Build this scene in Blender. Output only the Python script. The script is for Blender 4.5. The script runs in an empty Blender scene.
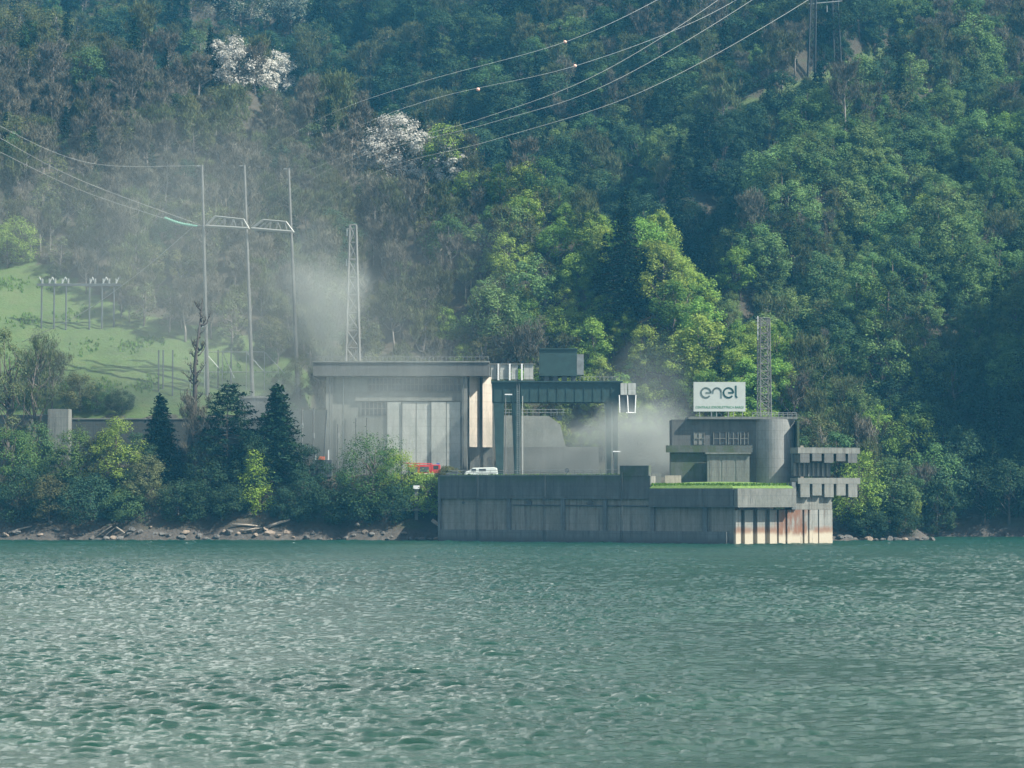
import bpy, math, random
import numpy as np
from mathutils import Vector, Matrix

random.seed(7)
rng = np.random.default_rng(11)
sc = bpy.context.scene
COL = sc.collection
R = math.radians

# ------------------------------------------------------------------ camera
CZ, F, PITCH = 14.0, 2400.0, math.atan(104 / 2400.0)
cam_d = bpy.data.cameras.new('camera')
cam = bpy.data.objects.new('camera', cam_d)
COL.objects.link(cam)
cam.location = (0, 0, CZ)
cam.rotation_euler = (R(90) + PITCH, 0, 0)
cam_d.sensor_width = 36
cam_d.lens = F / 1024 * 36
cam_d.clip_start = 1
cam_d.clip_end = 6000
sc.camera = cam
CP, SP = math.cos(PITCH), math.sin(PITCH)


def at(px, py, Y):
    """world point at distance Y that the photograph shows at px, py"""
    u, v = (px - 512) / F, (384 - py) / F
    dx, dy, dz = u, CP - v * SP, SP + v * CP
    k = Y / dy
    return Vector((dx * k, Y, CZ + dz * k))


def proj(x, y, z):
    z = z - CZ
    d = y * CP + z * SP
    return 512 + F * x / d, 384 - F * (-y * SP + z * CP) / d


# ------------------------------------------------------------------ materials
def new_mat(name):
    m = bpy.data.materials.new(name)
    m.use_nodes = True
    nt = m.node_tree
    nt.nodes.clear()
    out = nt.nodes.new('ShaderNodeOutputMaterial')
    return m, nt, out


def N(nt, kind, **kw):
    n = nt.nodes.new(kind)
    for k, v in kw.items():
        if k.startswith('i_'):
            n.inputs[k[2:].replace('_', ' ')].default_value = v
        else:
            setattr(n, k, v)
    return n


def ramp(nt, fac, stops):
    r = nt.nodes.new('ShaderNodeValToRGB')
    els = r.color_ramp.elements
    while len(els) < len(stops):
        els.new(0.5)
    for e, (p, c) in zip(els, stops):
        e.position = p
        e.color = (c[0], c[1], c[2], 1) if len(c) == 3 else c
    nt.links.new(fac, r.inputs[0])
    return r.outputs[0]


def mixc(nt, fac, a, b, mode='MIX'):
    m = nt.nodes.new('ShaderNodeMix')
    m.data_type = 'RGBA'
    m.blend_type = mode
    for sock, v in ((m.inputs[0], fac), (m.inputs[6], a), (m.inputs[7], b)):
        if hasattr(v, 'is_output'):
            nt.links.new(v, sock)
        elif isinstance(v, (int, float)):
            sock.default_value = v
        else:
            sock.default_value = (v[0], v[1], v[2], 1)
    return m.outputs[2]


def noise(nt, vec, scale, detail=4, rough=0.55):
    n = nt.nodes.new('ShaderNodeTexNoise')
    n.inputs['Scale'].default_value = scale
    n.inputs['Detail'].default_value = detail
    n.inputs['Roughness'].default_value = rough
    if vec is not None:
        nt.links.new(vec, n.inputs['Vector'])
    return n.outputs[0]


def mapping(nt, scale=(1, 1, 1), loc=(0, 0, 0)):
    g = nt.nodes.new('ShaderNodeNewGeometry')
    m = nt.nodes.new('ShaderNodeMapping')
    m.inputs['Scale'].default_value = scale
    m.inputs['Location'].default_value = loc
    nt.links.new(g.outputs['Position'], m.inputs['Vector'])
    return m.outputs[0]


def maprange(nt, val, a, b, c=0.0, d=1.0):
    m = nt.nodes.new('ShaderNodeMapRange')
    m.interpolation_type = 'SMOOTHSTEP'
    m.inputs[1].default_value = a
    m.inputs[2].default_value = b
    m.inputs[3].default_value = c
    m.inputs[4].default_value = d
    nt.links.new(val, m.inputs[0])
    return m.outputs[0]


def mathn(nt, op, a, b=None):
    m = nt.nodes.new('ShaderNodeMath')
    m.operation = op
    for s, v in ((m.inputs[0], a), (m.inputs[1], b)):
        if v is None:
            continue
        if hasattr(v, 'is_output'):
            nt.links.new(v, s)
        else:
            s.default_value = v
    return m.outputs[0]


def plain(name, c, rough=0.7, metal=0.0, var=0.25, scale=0.6):
    m, nt, out = new_mat(name)
    p = N(nt, 'ShaderNodeBsdfPrincipled')
    n = noise(nt, mapping(nt), scale, 5, 0.65)
    lo = tuple(x * (1 - var) for x in c)
    hi = tuple(min(1, x * (1 + var)) for x in c)
    nt.links.new(ramp(nt, n, [(0.3, lo), (0.7, hi)]), p.inputs['Base Color'])
    p.inputs['Roughness'].default_value = rough
    p.inputs['Metallic'].default_value = metal
    nt.links.new(p.outputs[0], out.inputs[0])
    return m


def concrete(name, c, dark=0.45, wet=False, rust=False, contrast=1.0, tide=False, moss=False):
    m, nt, out = new_mat(name)
    p = N(nt, 'ShaderNodeBsdfPrincipled')
    streak = noise(nt, mapping(nt, (1.1, 1.1, 0.06)), 1.0, 7, 0.78)
    blotch = noise(nt, mapping(nt, (1, 1, 0.6)), 0.24, 7, 0.68)
    fine = noise(nt, mapping(nt, (1, 1, 0.5)), 2.2, 4, 0.7)
    d = tuple(x * dark for x in c)
    col = ramp(nt, streak, [(0.38, tuple(x * 0.75 for x in d)), (0.46, tuple((x + y) / 2 for x, y in zip(c, d))), (0.44 + 0.15 / contrast, c), (0.74, tuple(min(1, x * 1.22) for x in c))])
    col = mixc(nt, maprange(nt, blotch, 0.35, 0.68, 0.0, 0.75), col, tuple(x * 0.55 * t for x, t in zip(c, (0.95, 1.03, 1.0))))
    col = mixc(nt, maprange(nt, fine, 0.3, 0.75, 0.0, 0.3), col, tuple(x * 1.3 for x in c))
    geo = nt.nodes.new('ShaderNodeNewGeometry')
    sep = nt.nodes.new('ShaderNodeSeparateXYZ')
    # formwork joints: a dark line every lift of the pour, and the odd paler lift
    jz = mathn(nt, 'FRACT', mathn(nt, 'DIVIDE', sep.outputs[2], 2.4))
    col = mixc(nt, mathn(nt, 'MULTIPLY', maprange(nt, jz, 0.07, 0.02), 0.45), col, tuple(x * 0.4 for x in c))
    lift = nt.nodes.new('ShaderNodeTexWhiteNoise')
    lift.noise_dimensions = '1D'
    nt.links.new(mathn(nt, 'FLOOR', mathn(nt, 'DIVIDE', sep.outputs[2], 2.4)), lift.inputs['W'])
    col = mixc(nt, mathn(nt, 'MULTIPLY', lift.outputs['Value'], 0.22), col, tuple(x * 0.6 for x in c))
    nt.links.new(geo.outputs['Position'], sep.inputs[0])
    zz = mathn(nt, 'ADD', sep.outputs[2], mathn(nt, 'MULTIPLY', streak, 1.6))
    if tide:   # pale bleached band left by the falling lake, with a dirty line above it
        col = mixc(nt, maprange(nt, zz, 4.4, 3.6), col, tuple(min(1, x) for x in (c[0] * 1.5, c[1] * 1.3, c[2] * 1.08)))
        col = mixc(nt, mathn(nt, 'MULTIPLY', maprange(nt, streak, 0.42, 0.34), 0.9), col, (0.10, 0.075, 0.055))
    if rust:
        rn = noise(nt, mapping(nt, (0.45, 0.45, 0.10), (3.1, 0, 0)), 1.0, 5, 0.7)
        mx = mathn(nt, 'MULTIPLY', maprange(nt, sep.outputs[0], 64.5, 68.5), maprange(nt, sep.outputs[0], 77.5, 73.0))
        mk = mathn(nt, 'MULTIPLY', maprange(nt, rn, 0.36, 0.56), mx)
        mk2 = mathn(nt, 'MULTIPLY', mk, maprange(nt, zz, 2.2, 3.8))
        col = mixc(nt, mk2, col, (0.165, 0.085, 0.052))
        band = mathn(nt, 'MULTIPLY', maprange(nt, zz, 3.0, 3.9), maprange(nt, zz, 5.6, 4.3))
        col = mixc(nt, mathn(nt, 'MULTIPLY', band, maprange(nt, rn, 0.30, 0.55, 0.1, 0.75)), col, (0.22, 0.105, 0.055))
    if moss:
        col = mixc(nt, mathn(nt, 'MULTIPLY', maprange(nt, zz, 15.8, 17.6), maprange(nt, blotch, 0.4, 0.6, 0.2, 0.9)), col, (0.05, 0.075, 0.032))
    if wet:
        col = mixc(nt, maprange(nt, zz, 2.9, 1.2), col, tuple(x * 0.5 for x in c))
    nt.links.new(col, p.inputs['Base Color'])
    p.inputs['Roughness'].default_value = 0.85
    b = nt.nodes.new('ShaderNodeBump')
    b.inputs['Strength'].default_value = 0.35
    b.inputs['Distance'].default_value = 0.12
    nt.links.new(fine, b.inputs['Height'])
    nt.links.new(b.outputs[0], p.inputs['Normal'])
    nt.links.new(p.outputs[0], out.inputs[0])
    return m


def leaf_mat(name, c, c2, trans=0.3, rnd=0.35):
    m, nt, out = new_mat(name)
    oi = nt.nodes.new('ShaderNodeObjectInfo')
    geo = nt.nodes.new('ShaderNodeNewGeometry')
    col = ramp(nt, geo.outputs['Random Per Island'], [(0.0, c), (1.0, c2)])
    hsv = nt.nodes.new('ShaderNodeHueSaturation')
    nt.links.new(col, hsv.inputs['Color'])
    hv = mathn(nt, 'MULTIPLY_ADD', oi.outputs['Random'], 0.05)
    hv.node.inputs[2].default_value = 0.475
    nt.links.new(hv, hsv.inputs['Hue'])
    vv = mathn(nt, 'MULTIPLY_ADD', mathn(nt, 'FRACT', mathn(nt, 'MULTIPLY', oi.outputs['Random'], 7.31)), 2 * rnd)
    vv.node.inputs[2].default_value = 1 - rnd
    nt.links.new(vv, hsv.inputs['Value'])
    d = nt.nodes.new('ShaderNodeBsdfDiffuse')
    t = nt.nodes.new('ShaderNodeBsdfTranslucent')
    nt.links.new(hsv.outputs[0], d.inputs[0])
    nt.links.new(hsv.outputs[0], t.inputs[0])
    mx = nt.nodes.new('ShaderNodeMixShader')
    mx.inputs[0].default_value = trans
    nt.links.new(d.outputs[0], mx.inputs[1])
    nt.links.new(t.outputs[0], mx.inputs[2])
    nt.links.new(mx.outputs[0], out.inputs[0])
    return m


M = {}
M['conc'] = concrete('grey_concrete', (0.19, 0.20, 0.182))
M['conc_dark'] = concrete('dark_wet_concrete', (0.125, 0.145, 0.15), wet=True)
M['conc_mid'] = concrete('streaked_lake_wall_concrete', (0.22, 0.224, 0.20), dark=0.36, wet=True, contrast=1.4)
M['conc_pale'] = concrete('pale_concrete', (0.20, 0.21, 0.19), dark=0.7)
M['conc_tide'] = concrete('bleached_rusty_concrete', (0.30, 0.31, 0.285), dark=0.45, rust=True, tide=True)
M['conc_roof'] = concrete('roof_slab_concrete', (0.112, 0.121, 0.117), dark=0.6)
M['conc_fascia'] = concrete('dark_fascia_concrete', (0.10, 0.113, 0.112), dark=0.5, moss=True, contrast=1.4)
M['conc_hall'] = concrete('hall_wall_concrete', (0.215, 0.23, 0.207), dark=0.6)
M['door'] = concrete('painted_steel_panel', (0.42, 0.44, 0.41), dark=0.8)
M['board'] = plain('grey_white_sign_board', (0.43, 0.47, 0.44), 0.6, var=0.06)
M['white'] = plain('white_paint', (0.72, 0.74, 0.72), 0.6, var=0.08)
M['cream'] = concrete('cream_column_concrete', (0.46, 0.41, 0.34), dark=0.75)
M['glass'] = plain('dark_window_glass', (0.035, 0.045, 0.05), 0.12, var=0.3, scale=0.4)
M['crane'] = plain('dark_green_crane_paint', (0.017, 0.045, 0.043), 0.55, var=0.3)
M['steel'] = plain('galvanised_steel', (0.22, 0.24, 0.24), 0.5, 0.4)
M['steel_dark'] = plain('dark_weathered_steel', (0.07, 0.085, 0.09), 0.6, 0.2)
M['pole'] = plain('grey_mast_concrete', (0.12, 0.125, 0.12), 0.8)
M['steel_black'] = plain('rusted_dark_steel', (0.028, 0.034, 0.036), 0.8)
M['conc_black'] = concrete('mossy_dark_concrete', (0.055, 0.065, 0.06), dark=0.6)
M['alu'] = plain('bright_aluminium_strand', (0.21, 0.22, 0.21), 0.5, 0.2, var=0.1)
M['green_ins'] = plain('pale_green_insulator', (0.15, 0.36, 0.27), 0.4, var=0.15)
M['porcelain'] = plain('white_porcelain', (0.36, 0.39, 0.39), 0.4, var=0.08)
M['red'] = plain('red_vehicle_paint', (0.50, 0.045, 0.04), 0.35, var=0.15)
M['tyre'] = plain('black_rubber', (0.02, 0.02, 0.022), 0.8)
M['van'] = plain('pale_grey_vehicle_paint', (0.55, 0.60, 0.56), 0.4, var=0.08)
M['teal_letter'] = plain('dark_teal_lettering', (0.012, 0.07, 0.07), 0.5, var=0.1)
M['grey_letter'] = plain('grey_teal_lettering', (0.13, 0.18, 0.17), 0.5, var=0.1)
M['green_letter'] = plain('green_lettering', (0.08, 0.26, 0.12), 0.5, var=0.1)
M['bark'] = plain('grey_brown_bark', (0.10, 0.085, 0.07), 0.9, var=0.35)
M['bark_dark'] = plain('dark_bark', (0.045, 0.04, 0.035), 0.9, var=0.3)
M['bark_pale'] = plain('pale_grey_bark', (0.19, 0.175, 0.155), 0.9, var=0.3)
M['wood'] = plain('bleached_driftwood', (0.25, 0.22, 0.18), 0.85, var=0.3, scale=1.5)
M['rock'] = plain('grey_shore_rock', (0.10, 0.098, 0.09), 0.9, var=0.5, scale=0.8)
M['rock_tan'] = plain('tan_shore_rock', (0.19, 0.155, 0.12), 0.9, var=0.45, scale=0.8)
M['orange'] = plain('orange_marker_ball', (0.75, 0.42, 0.33), 0.5, var=0.1)
M['grass'] = leaf_mat('meadow_grass_blades', (0.07, 0.15, 0.02), (0.12, 0.20, 0.03), 0.3, 0.1)

M['leaf_bright'] = leaf_mat('bright_spring_leaves', (0.115, 0.20, 0.036), (0.22, 0.31, 0.07), 0.35)
M['leaf_yellow'] = leaf_mat('yellow_green_leaves', (0.15, 0.23, 0.03), (0.27, 0.35, 0.06), 0.4, 0.15)
M['leaf_mid'] = leaf_mat('mid_green_leaves', (0.054, 0.102, 0.042), (0.096, 0.156, 0.064), 0.3)
M['leaf_lit'] = leaf_mat('fresh_green_leaves', (0.082, 0.148, 0.048), (0.138, 0.215, 0.078), 0.3)
M['leaf_dull'] = leaf_mat('dull_olive_leaves', (0.075, 0.09, 0.04), (0.135, 0.15, 0.07), 0.3)
M['leaf_shore'] = leaf_mat('shore_tree_leaves', (0.06, 0.11, 0.034), (0.12, 0.18, 0.055), 0.3)
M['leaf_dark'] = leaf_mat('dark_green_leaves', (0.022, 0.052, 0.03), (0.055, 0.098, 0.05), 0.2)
M['twig'] = leaf_mat('grey_brown_twigs', (0.074, 0.072, 0.054), (0.14, 0.134, 0.102), 0.1, 0.3)
M['twig_green'] = leaf_mat('budding_twigs', (0.07, 0.075, 0.04), (0.105, 0.13, 0.055), 0.2, 0.3)
M['blossom'] = leaf_mat('white_blossom', (0.38, 0.38, 0.34), (0.60, 0.595, 0.54), 0.3, 0.1)
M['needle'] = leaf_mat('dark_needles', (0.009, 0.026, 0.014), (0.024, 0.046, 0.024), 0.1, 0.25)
M['needle_grey'] = leaf_mat('grey_green_needles', (0.028, 0.045, 0.032), (0.05, 0.075, 0.05), 0.1, 0.2)


# ------------------------------------------------------------------ mesh building
ORG = {}


def tag(o, label, cat, group=None, kind=None):
    o['label'] = label
    o['category'] = cat
    if group:
        o['group'] = group
    if kind:
        o['kind'] = kind
    return o


def thing(name, loc, label, cat, group=None):
    o = bpy.data.objects.new(name, None)
    o.empty_display_size = 0.5
    COL.objects.link(o)
    o.location = loc
    ORG[o] = Vector(loc)
    return tag(o, label, cat, group)


class MB:
    def __init__(self):
        self.v, self.f = [], []

    def add(self, vs, fs):
        k = len(self.v)
        self.v += [tuple(p) for p in vs]
        self.f += [tuple(i + k for i in f) for f in fs]
        return self

    def hexa(self, p):   # 8 points: bottom ring, top ring
        return self.add(p, [(3, 2, 1, 0), (4, 5, 6, 7), (0, 1, 5, 4), (1, 2, 6, 5), (2, 3, 7, 6), (3, 0, 4, 7)])

    def box(self, x0, x1, y0, y1, z0, z1):
        return self.hexa([(x0, y0, z0), (x1, y0, z0), (x1, y1, z0), (x0, y1, z0), (x0, y0, z1), (x1, y0, z1), (x1, y1, z1), (x0, y1, z1)])

    def obox(self, o, d, a0, a1, o0, o1, z0, z1):
        """box along horizontal direction d from o; o0..o1 measured outward (to the right-hand side of d)"""
        n = Vector((d.y, -d.x, 0))
        q = lambda a, s, z: (o.x + d.x * a + n.x * s, o.y + d.y * a + n.y * s, z)
        return self.hexa([q(a0, o1, z0), q(a1, o1, z0), q(a1, o0, z0), q(a0, o0, z0), q(a0, o1, z1), q(a1, o1, z1), q(a1, o0, z1), q(a0, o0, z1)])

    def prism(self, poly, z0, z1):
        n = len(poly)
        vs = [(x, y, z0) for x, y in poly] + [(x, y, z1) for x, y in poly]
        fs = [tuple(range(n))[::-1], tuple(range(n, 2 * n))] + [(i, (i + 1) % n, n + (i + 1) % n, n + i) for i in range(n)]
        return self.add(vs, fs)

    def tube(self, pts, rad, sides=6, caps=True):
        pts = [Vector(p) for p in pts]
        if not hasattr(rad, '__len__'):
            rad = [rad] * len(pts)
        vs, fs = [], []
        ref = None
        for i, p in enumerate(pts):
            t = (pts[min(i + 1, len(pts) - 1)] - pts[max(i - 1, 0)]).normalized()
            if ref is None:
                ref = Vector((1, 0, 0)) if abs(t.x) < 0.8 else Vector((0, 1, 0))
            a = (ref - t * ref.dot(t)).normalized()
            b = t.cross(a)
            ref = a
            for k in range(sides):
                w = 2 * math.pi * k / sides
                vs.append(p + (a * math.cos(w) + b * math.sin(w)) * rad[i])
        for i in range(len(pts) - 1):
            for k in range(sides):
                k2 = (k + 1) % sides
                fs.append((i * sides + k, i * sides + k2, (i + 1) * sides + k2, (i + 1) * sides + k))
        if caps:
            fs.append(tuple(range(sides))[::-1])
            fs.append(tuple((len(pts) - 1) * sides + k for k in range(sides)))
        return self.add(vs, fs)

    def bar(self, a, b, w):
        return self.tube([a, b], w, 4)

    def ball(self, c, r, seg=12, rings=8, sq=(1, 1, 1)):
        vs, fs = [], []
        for i in range(rings + 1):
            th = math.pi * i / rings
            for k in range(seg):
                ph = 2 * math.pi * k / seg
                vs.append((c[0] + r * sq[0] * math.sin(th) * math.cos(ph), c[1] + r * sq[1] * math.sin(th) * math.sin(ph), c[2] + r * sq[2] * math.cos(th)))
        for i in range(rings):
            for k in range(seg):
                k2 = (k + 1) % seg
                fs.append((i * seg + k, (i + 1) * seg + k, (i + 1) * seg + k2, i * seg + k2))
        return self.add(vs, fs)

    def ribbon(self, pts, w, y0, y1):
        """flat lettering stroke in a vertical plane (x, z), from y0 (front) to y1"""
        for (x, z), (x2, z2) in zip(pts[:-1], pts[1:]):
            d = Vector((x2 - x, z2 - z))
            if d.length < 1e-6:
                continue
            d.normalize()
            n = Vector((-d.y, d.x)) * w / 2
            e = d * w * 0.12
            a, b, c, g = (x - e.x - n.x, z - e.y - n.y), (x2 + e.x - n.x, z2 + e.y - n.y), (x2 + e.x + n.x, z2 + e.y + n.y), (x - e.x + n.x, z - e.y + n.y)
            self.hexa([(a[0], y0, a[1]), (b[0], y0, b[1]), (b[0], y1, b[1]), (a[0], y1, a[1]), (g[0], y0, g[1]), (c[0], y0, c[1]), (c[0], y1, c[1]), (g[0], y1, g[1])])
        return self

    def build(self, name, mat, parent=None, smooth=False, bevel=0.0):
        me = bpy.data.meshes.new(name)
        if parent is not None:
            org = ORG[parent]
        else:
            a = np.array(self.v)
            org = Vector(((a[:, 0].min() + a[:, 0].max()) / 2, (a[:, 1].min() + a[:, 1].max()) / 2, a[:, 2].min()))
        me.from_pydata([(x - org.x, y - org.y, z - org.z) for x, y, z in self.v], [], self.f)
        me.materials.append(mat)
        if smooth:
            me.polygons.foreach_set('use_smooth', [True] * len(me.polygons))
        me.update()
        o = bpy.data.objects.new(name, me)
        COL.objects.link(o)
        if parent is not None:
            o.parent = parent
        else:
            o.location = org
        ORG[o] = org
        if bevel:
            b = o.modifiers.new('bevel', 'BEVEL')
            b.width = bevel
            b.segments = 2
            b.limit_method = 'ANGLE'
        return o


def dup(root, loc=None, label=None, rotz=None, scale=None, parent=None):
    c = root.copy()
    COL.objects.link(c)
    if parent is not None:
        c.parent = parent
    if loc is not None:
        c.location = loc
    if rotz is not None:
        c.rotation_euler.z = rotz
    if scale is not None:
        c.scale = scale
    if label:
        c['label'] = label
    for ch in list(root.children):
        dup(ch, parent=c)
    return c


def quads_mesh(name, P, mats, midx=None):
    """P: (n,4,3) array of separate quads"""
    n = P.shape[0]
    me = bpy.data.meshes.new(name)
    me.vertices.add(4 * n)
    me.vertices.foreach_set('co', P.reshape(-1).astype(np.float32))
    me.loops.add(4 * n)
    me.loops.foreach_set('vertex_index', np.arange(4 * n, dtype=np.int32))
    me.polygons.add(n)
    me.polygons.foreach_set('loop_start', np.arange(0, 4 * n, 4, dtype=np.int32))
    for m in mats:
        me.materials.append(m)
    if midx is not None:
        me.polygons.foreach_set('material_index', midx.astype(np.int32))
    me.update(calc_edges=True)
    return me


# ------------------------------------------------------------------ terrain
_rx = [-330, -196, -137, -93, -40, -4, 15.6, 40, 57.6, 74, 84, 96, 107, 114, 122, 330]
_ry = [945, 920, 905, 888, 858, 805, 785, 757, 737, 717, 702, 682, 664, 650, 640, 640]
_rz = [204, 184, 173, 160, 136, 111, 103, 86, 72, 56, 42, 22, 9, -1, -6, -6]
_fx = [-330, -62, -54, 40, 62, 80, 100, 113, 330]
_fy = [684, 684, 707, 700, 672, 652, 640, 634, 634]
_fz = [34, 33, 17.5, 17.5, 15, 2, -1, -3, -6]


def sines(x, y, seed, wl, n=7):
    r = np.random.default_rng(seed)
    s = 0
    for i in range(n):
        a = r.uniform(0, 6.28)
        k = 6.28 / (wl * r.uniform(0.6, 1.6))
        s = s + np.sin((x * math.cos(a) + y * math.sin(a)) * k + r.uniform(0, 6.28))
    return s / math.sqrt(n)


def shore_y(x):
    return 646.0 + 1.2 * np.sin(x * 0.21) + 0.9 * np.sin(x * 0.53 + 1)


def HF(x, y):
    """left hill and the wooded spur, with the plant's yard at its foot"""
    ry, rz = np.interp(x, _rx, _ry), np.interp(x, _rx, _rz)
    fy, fz = np.interp(x, _fx, _fy), np.interp(x, _fx, _fz)
    t = np.clip((y - fy) / np.maximum(ry - fy, 3), 0, 1)
    front = fz + (rz - fz) * t
    bump = np.clip((y - fy - 6) / 40, 0, 1) * (4.2 * sines(x, y, 3, 52) + 1.2 * sines(x, y, 4, 19))
    bump = bump * np.where(x < -50, 0.12 + 0.88 * np.clip((y - 765) / 60, 0, 1), 1)
    z = np.where(y > ry, rz - 0.72 * (y - ry), front) + bump
    # yard and bank to the lake
    yard = np.where(x < -62, np.clip((y - 673) / 10, 0, 1) * 15.5 + 17.5, 17.5)
    yard = np.where(x > 62, np.interp(x, [62, 80, 100, 113], [15, 2, -1, -4]), yard)
    z = np.where(y < fy, yard, z)
    sy = shore_y(x)
    bank = np.interp(y - sy, [-30, -4, 0, 3, 18, 22, 60], [-6, -1.6, 0.1, 2.6, 17.5, 40, 600])
    bank = bank + np.where((y > sy) & (y < sy + 18), 0.45 * sines(x, y, 8, 7), 0)
    left = np.minimum(z, np.maximum(bank, -6))
    sy2 = np.interp(x, [60, 84, 100, 116, 124], [650, 637, 636, 641, 655])
    right = np.minimum(z, np.interp(y - sy2, [-30, -3, 0, 3, 14, 40, 100], [-6, -1.2, 0.1, 2.4, 11, 40, 600]))
    return np.where(x < -18, left, np.where(x > 60, right, z))


def HB(x, y):
    """the high wooded hill behind, across the ravine"""
    y0 = 690 + np.minimum(0.6 * np.maximum(110 - x, 0), 118)
    z = 0.72 * (y - y0)
    z = np.where(z < 0, z * 0.6, z)
    g = np.clip((y - y0) / 60, 0, 1)
    t = (x - 80) * 0.81 - (y - 850) * 0.59
    z = z + g * (-24 * np.exp(-(t / 17) ** 2) + 27 * np.exp(-((t - 32) / 17) ** 2) + 13 * np.exp(-((t + 28) / 14) ** 2) + 18 * np.exp(-((t - 80) / 18) ** 2) - 14 * np.exp(-((t - 56) / 12) ** 2) + 14 * np.exp(-((t + 85) / 16) ** 2) - 10 * np.exp(-((t + 60) / 14) ** 2) + 13 * np.exp(-((t + 145) / 18) ** 2))
    z = z + g * (4.0 * sines(x, y, 21, 70) + 1.8 * sines(x, y, 22, 26))
    z = z + np.clip((y - 684) / 12, 0, 1) * 100 * np.exp(-((x - 197) / 28) ** 2 - ((y - 712) / 46) ** 2)  # unseen hill added right of the view to throw shade over the cove
    z = np.where(y > 1240, z - 0.5 * (y - 1240), z)
    return np.maximum(z, -6)


def H(x, y):
    x, y = np.asarray(x, float), np.asarray(y, float)
    return np.maximum(HF(x, y), HB(x, y))


def ground_hit(px, py, y0=640.0, y1=1200.0):
    ys = np.arange(y0, y1, 0.5)
    u, v = (px - 512) / F, (384 - py) / F
    dy = CP - v * SP
    xs = u / dy * ys
    zs = CZ + (SP + v * CP) / dy * ys
    hit = np.nonzero(H(xs, ys) >= zs)[0]
    i = hit[0] if len(hit) else len(ys) - 1
    return Vector((xs[i], ys[i], float(H(xs[i], ys[i]))))


MEADOW = [(-60, 245), (0, 266), (60, 288), (108, 322), (150, 336), (235, 350), (285, 372), (305, 392), (318, 412), (150, 416), (60, 416), (-60, 420)]
LEDGE = [(725, 118), (800, 88), (850, 66), (905, 52)]


def inside(poly, x, y):
    x, y = np.asarray(x), np.asarray(y)
    c = np.zeros(x.shape, bool)
    n = len(poly)
    for i in range(n):
        (x1, y1), (x2, y2) = poly[i], poly[(i + 1) % n]
        cond = ((y1 > y) != (y2 > y)) & (x < (x2 - x1) * (y - y1) / ((y2 - y1) or 1e-9) + x1)
        c ^= cond
    return c


def ledge_dist(px, py):
    return py - np.interp(px, [p[0] for p in LEDGE], [p[1] for p in LEDGE])


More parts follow.
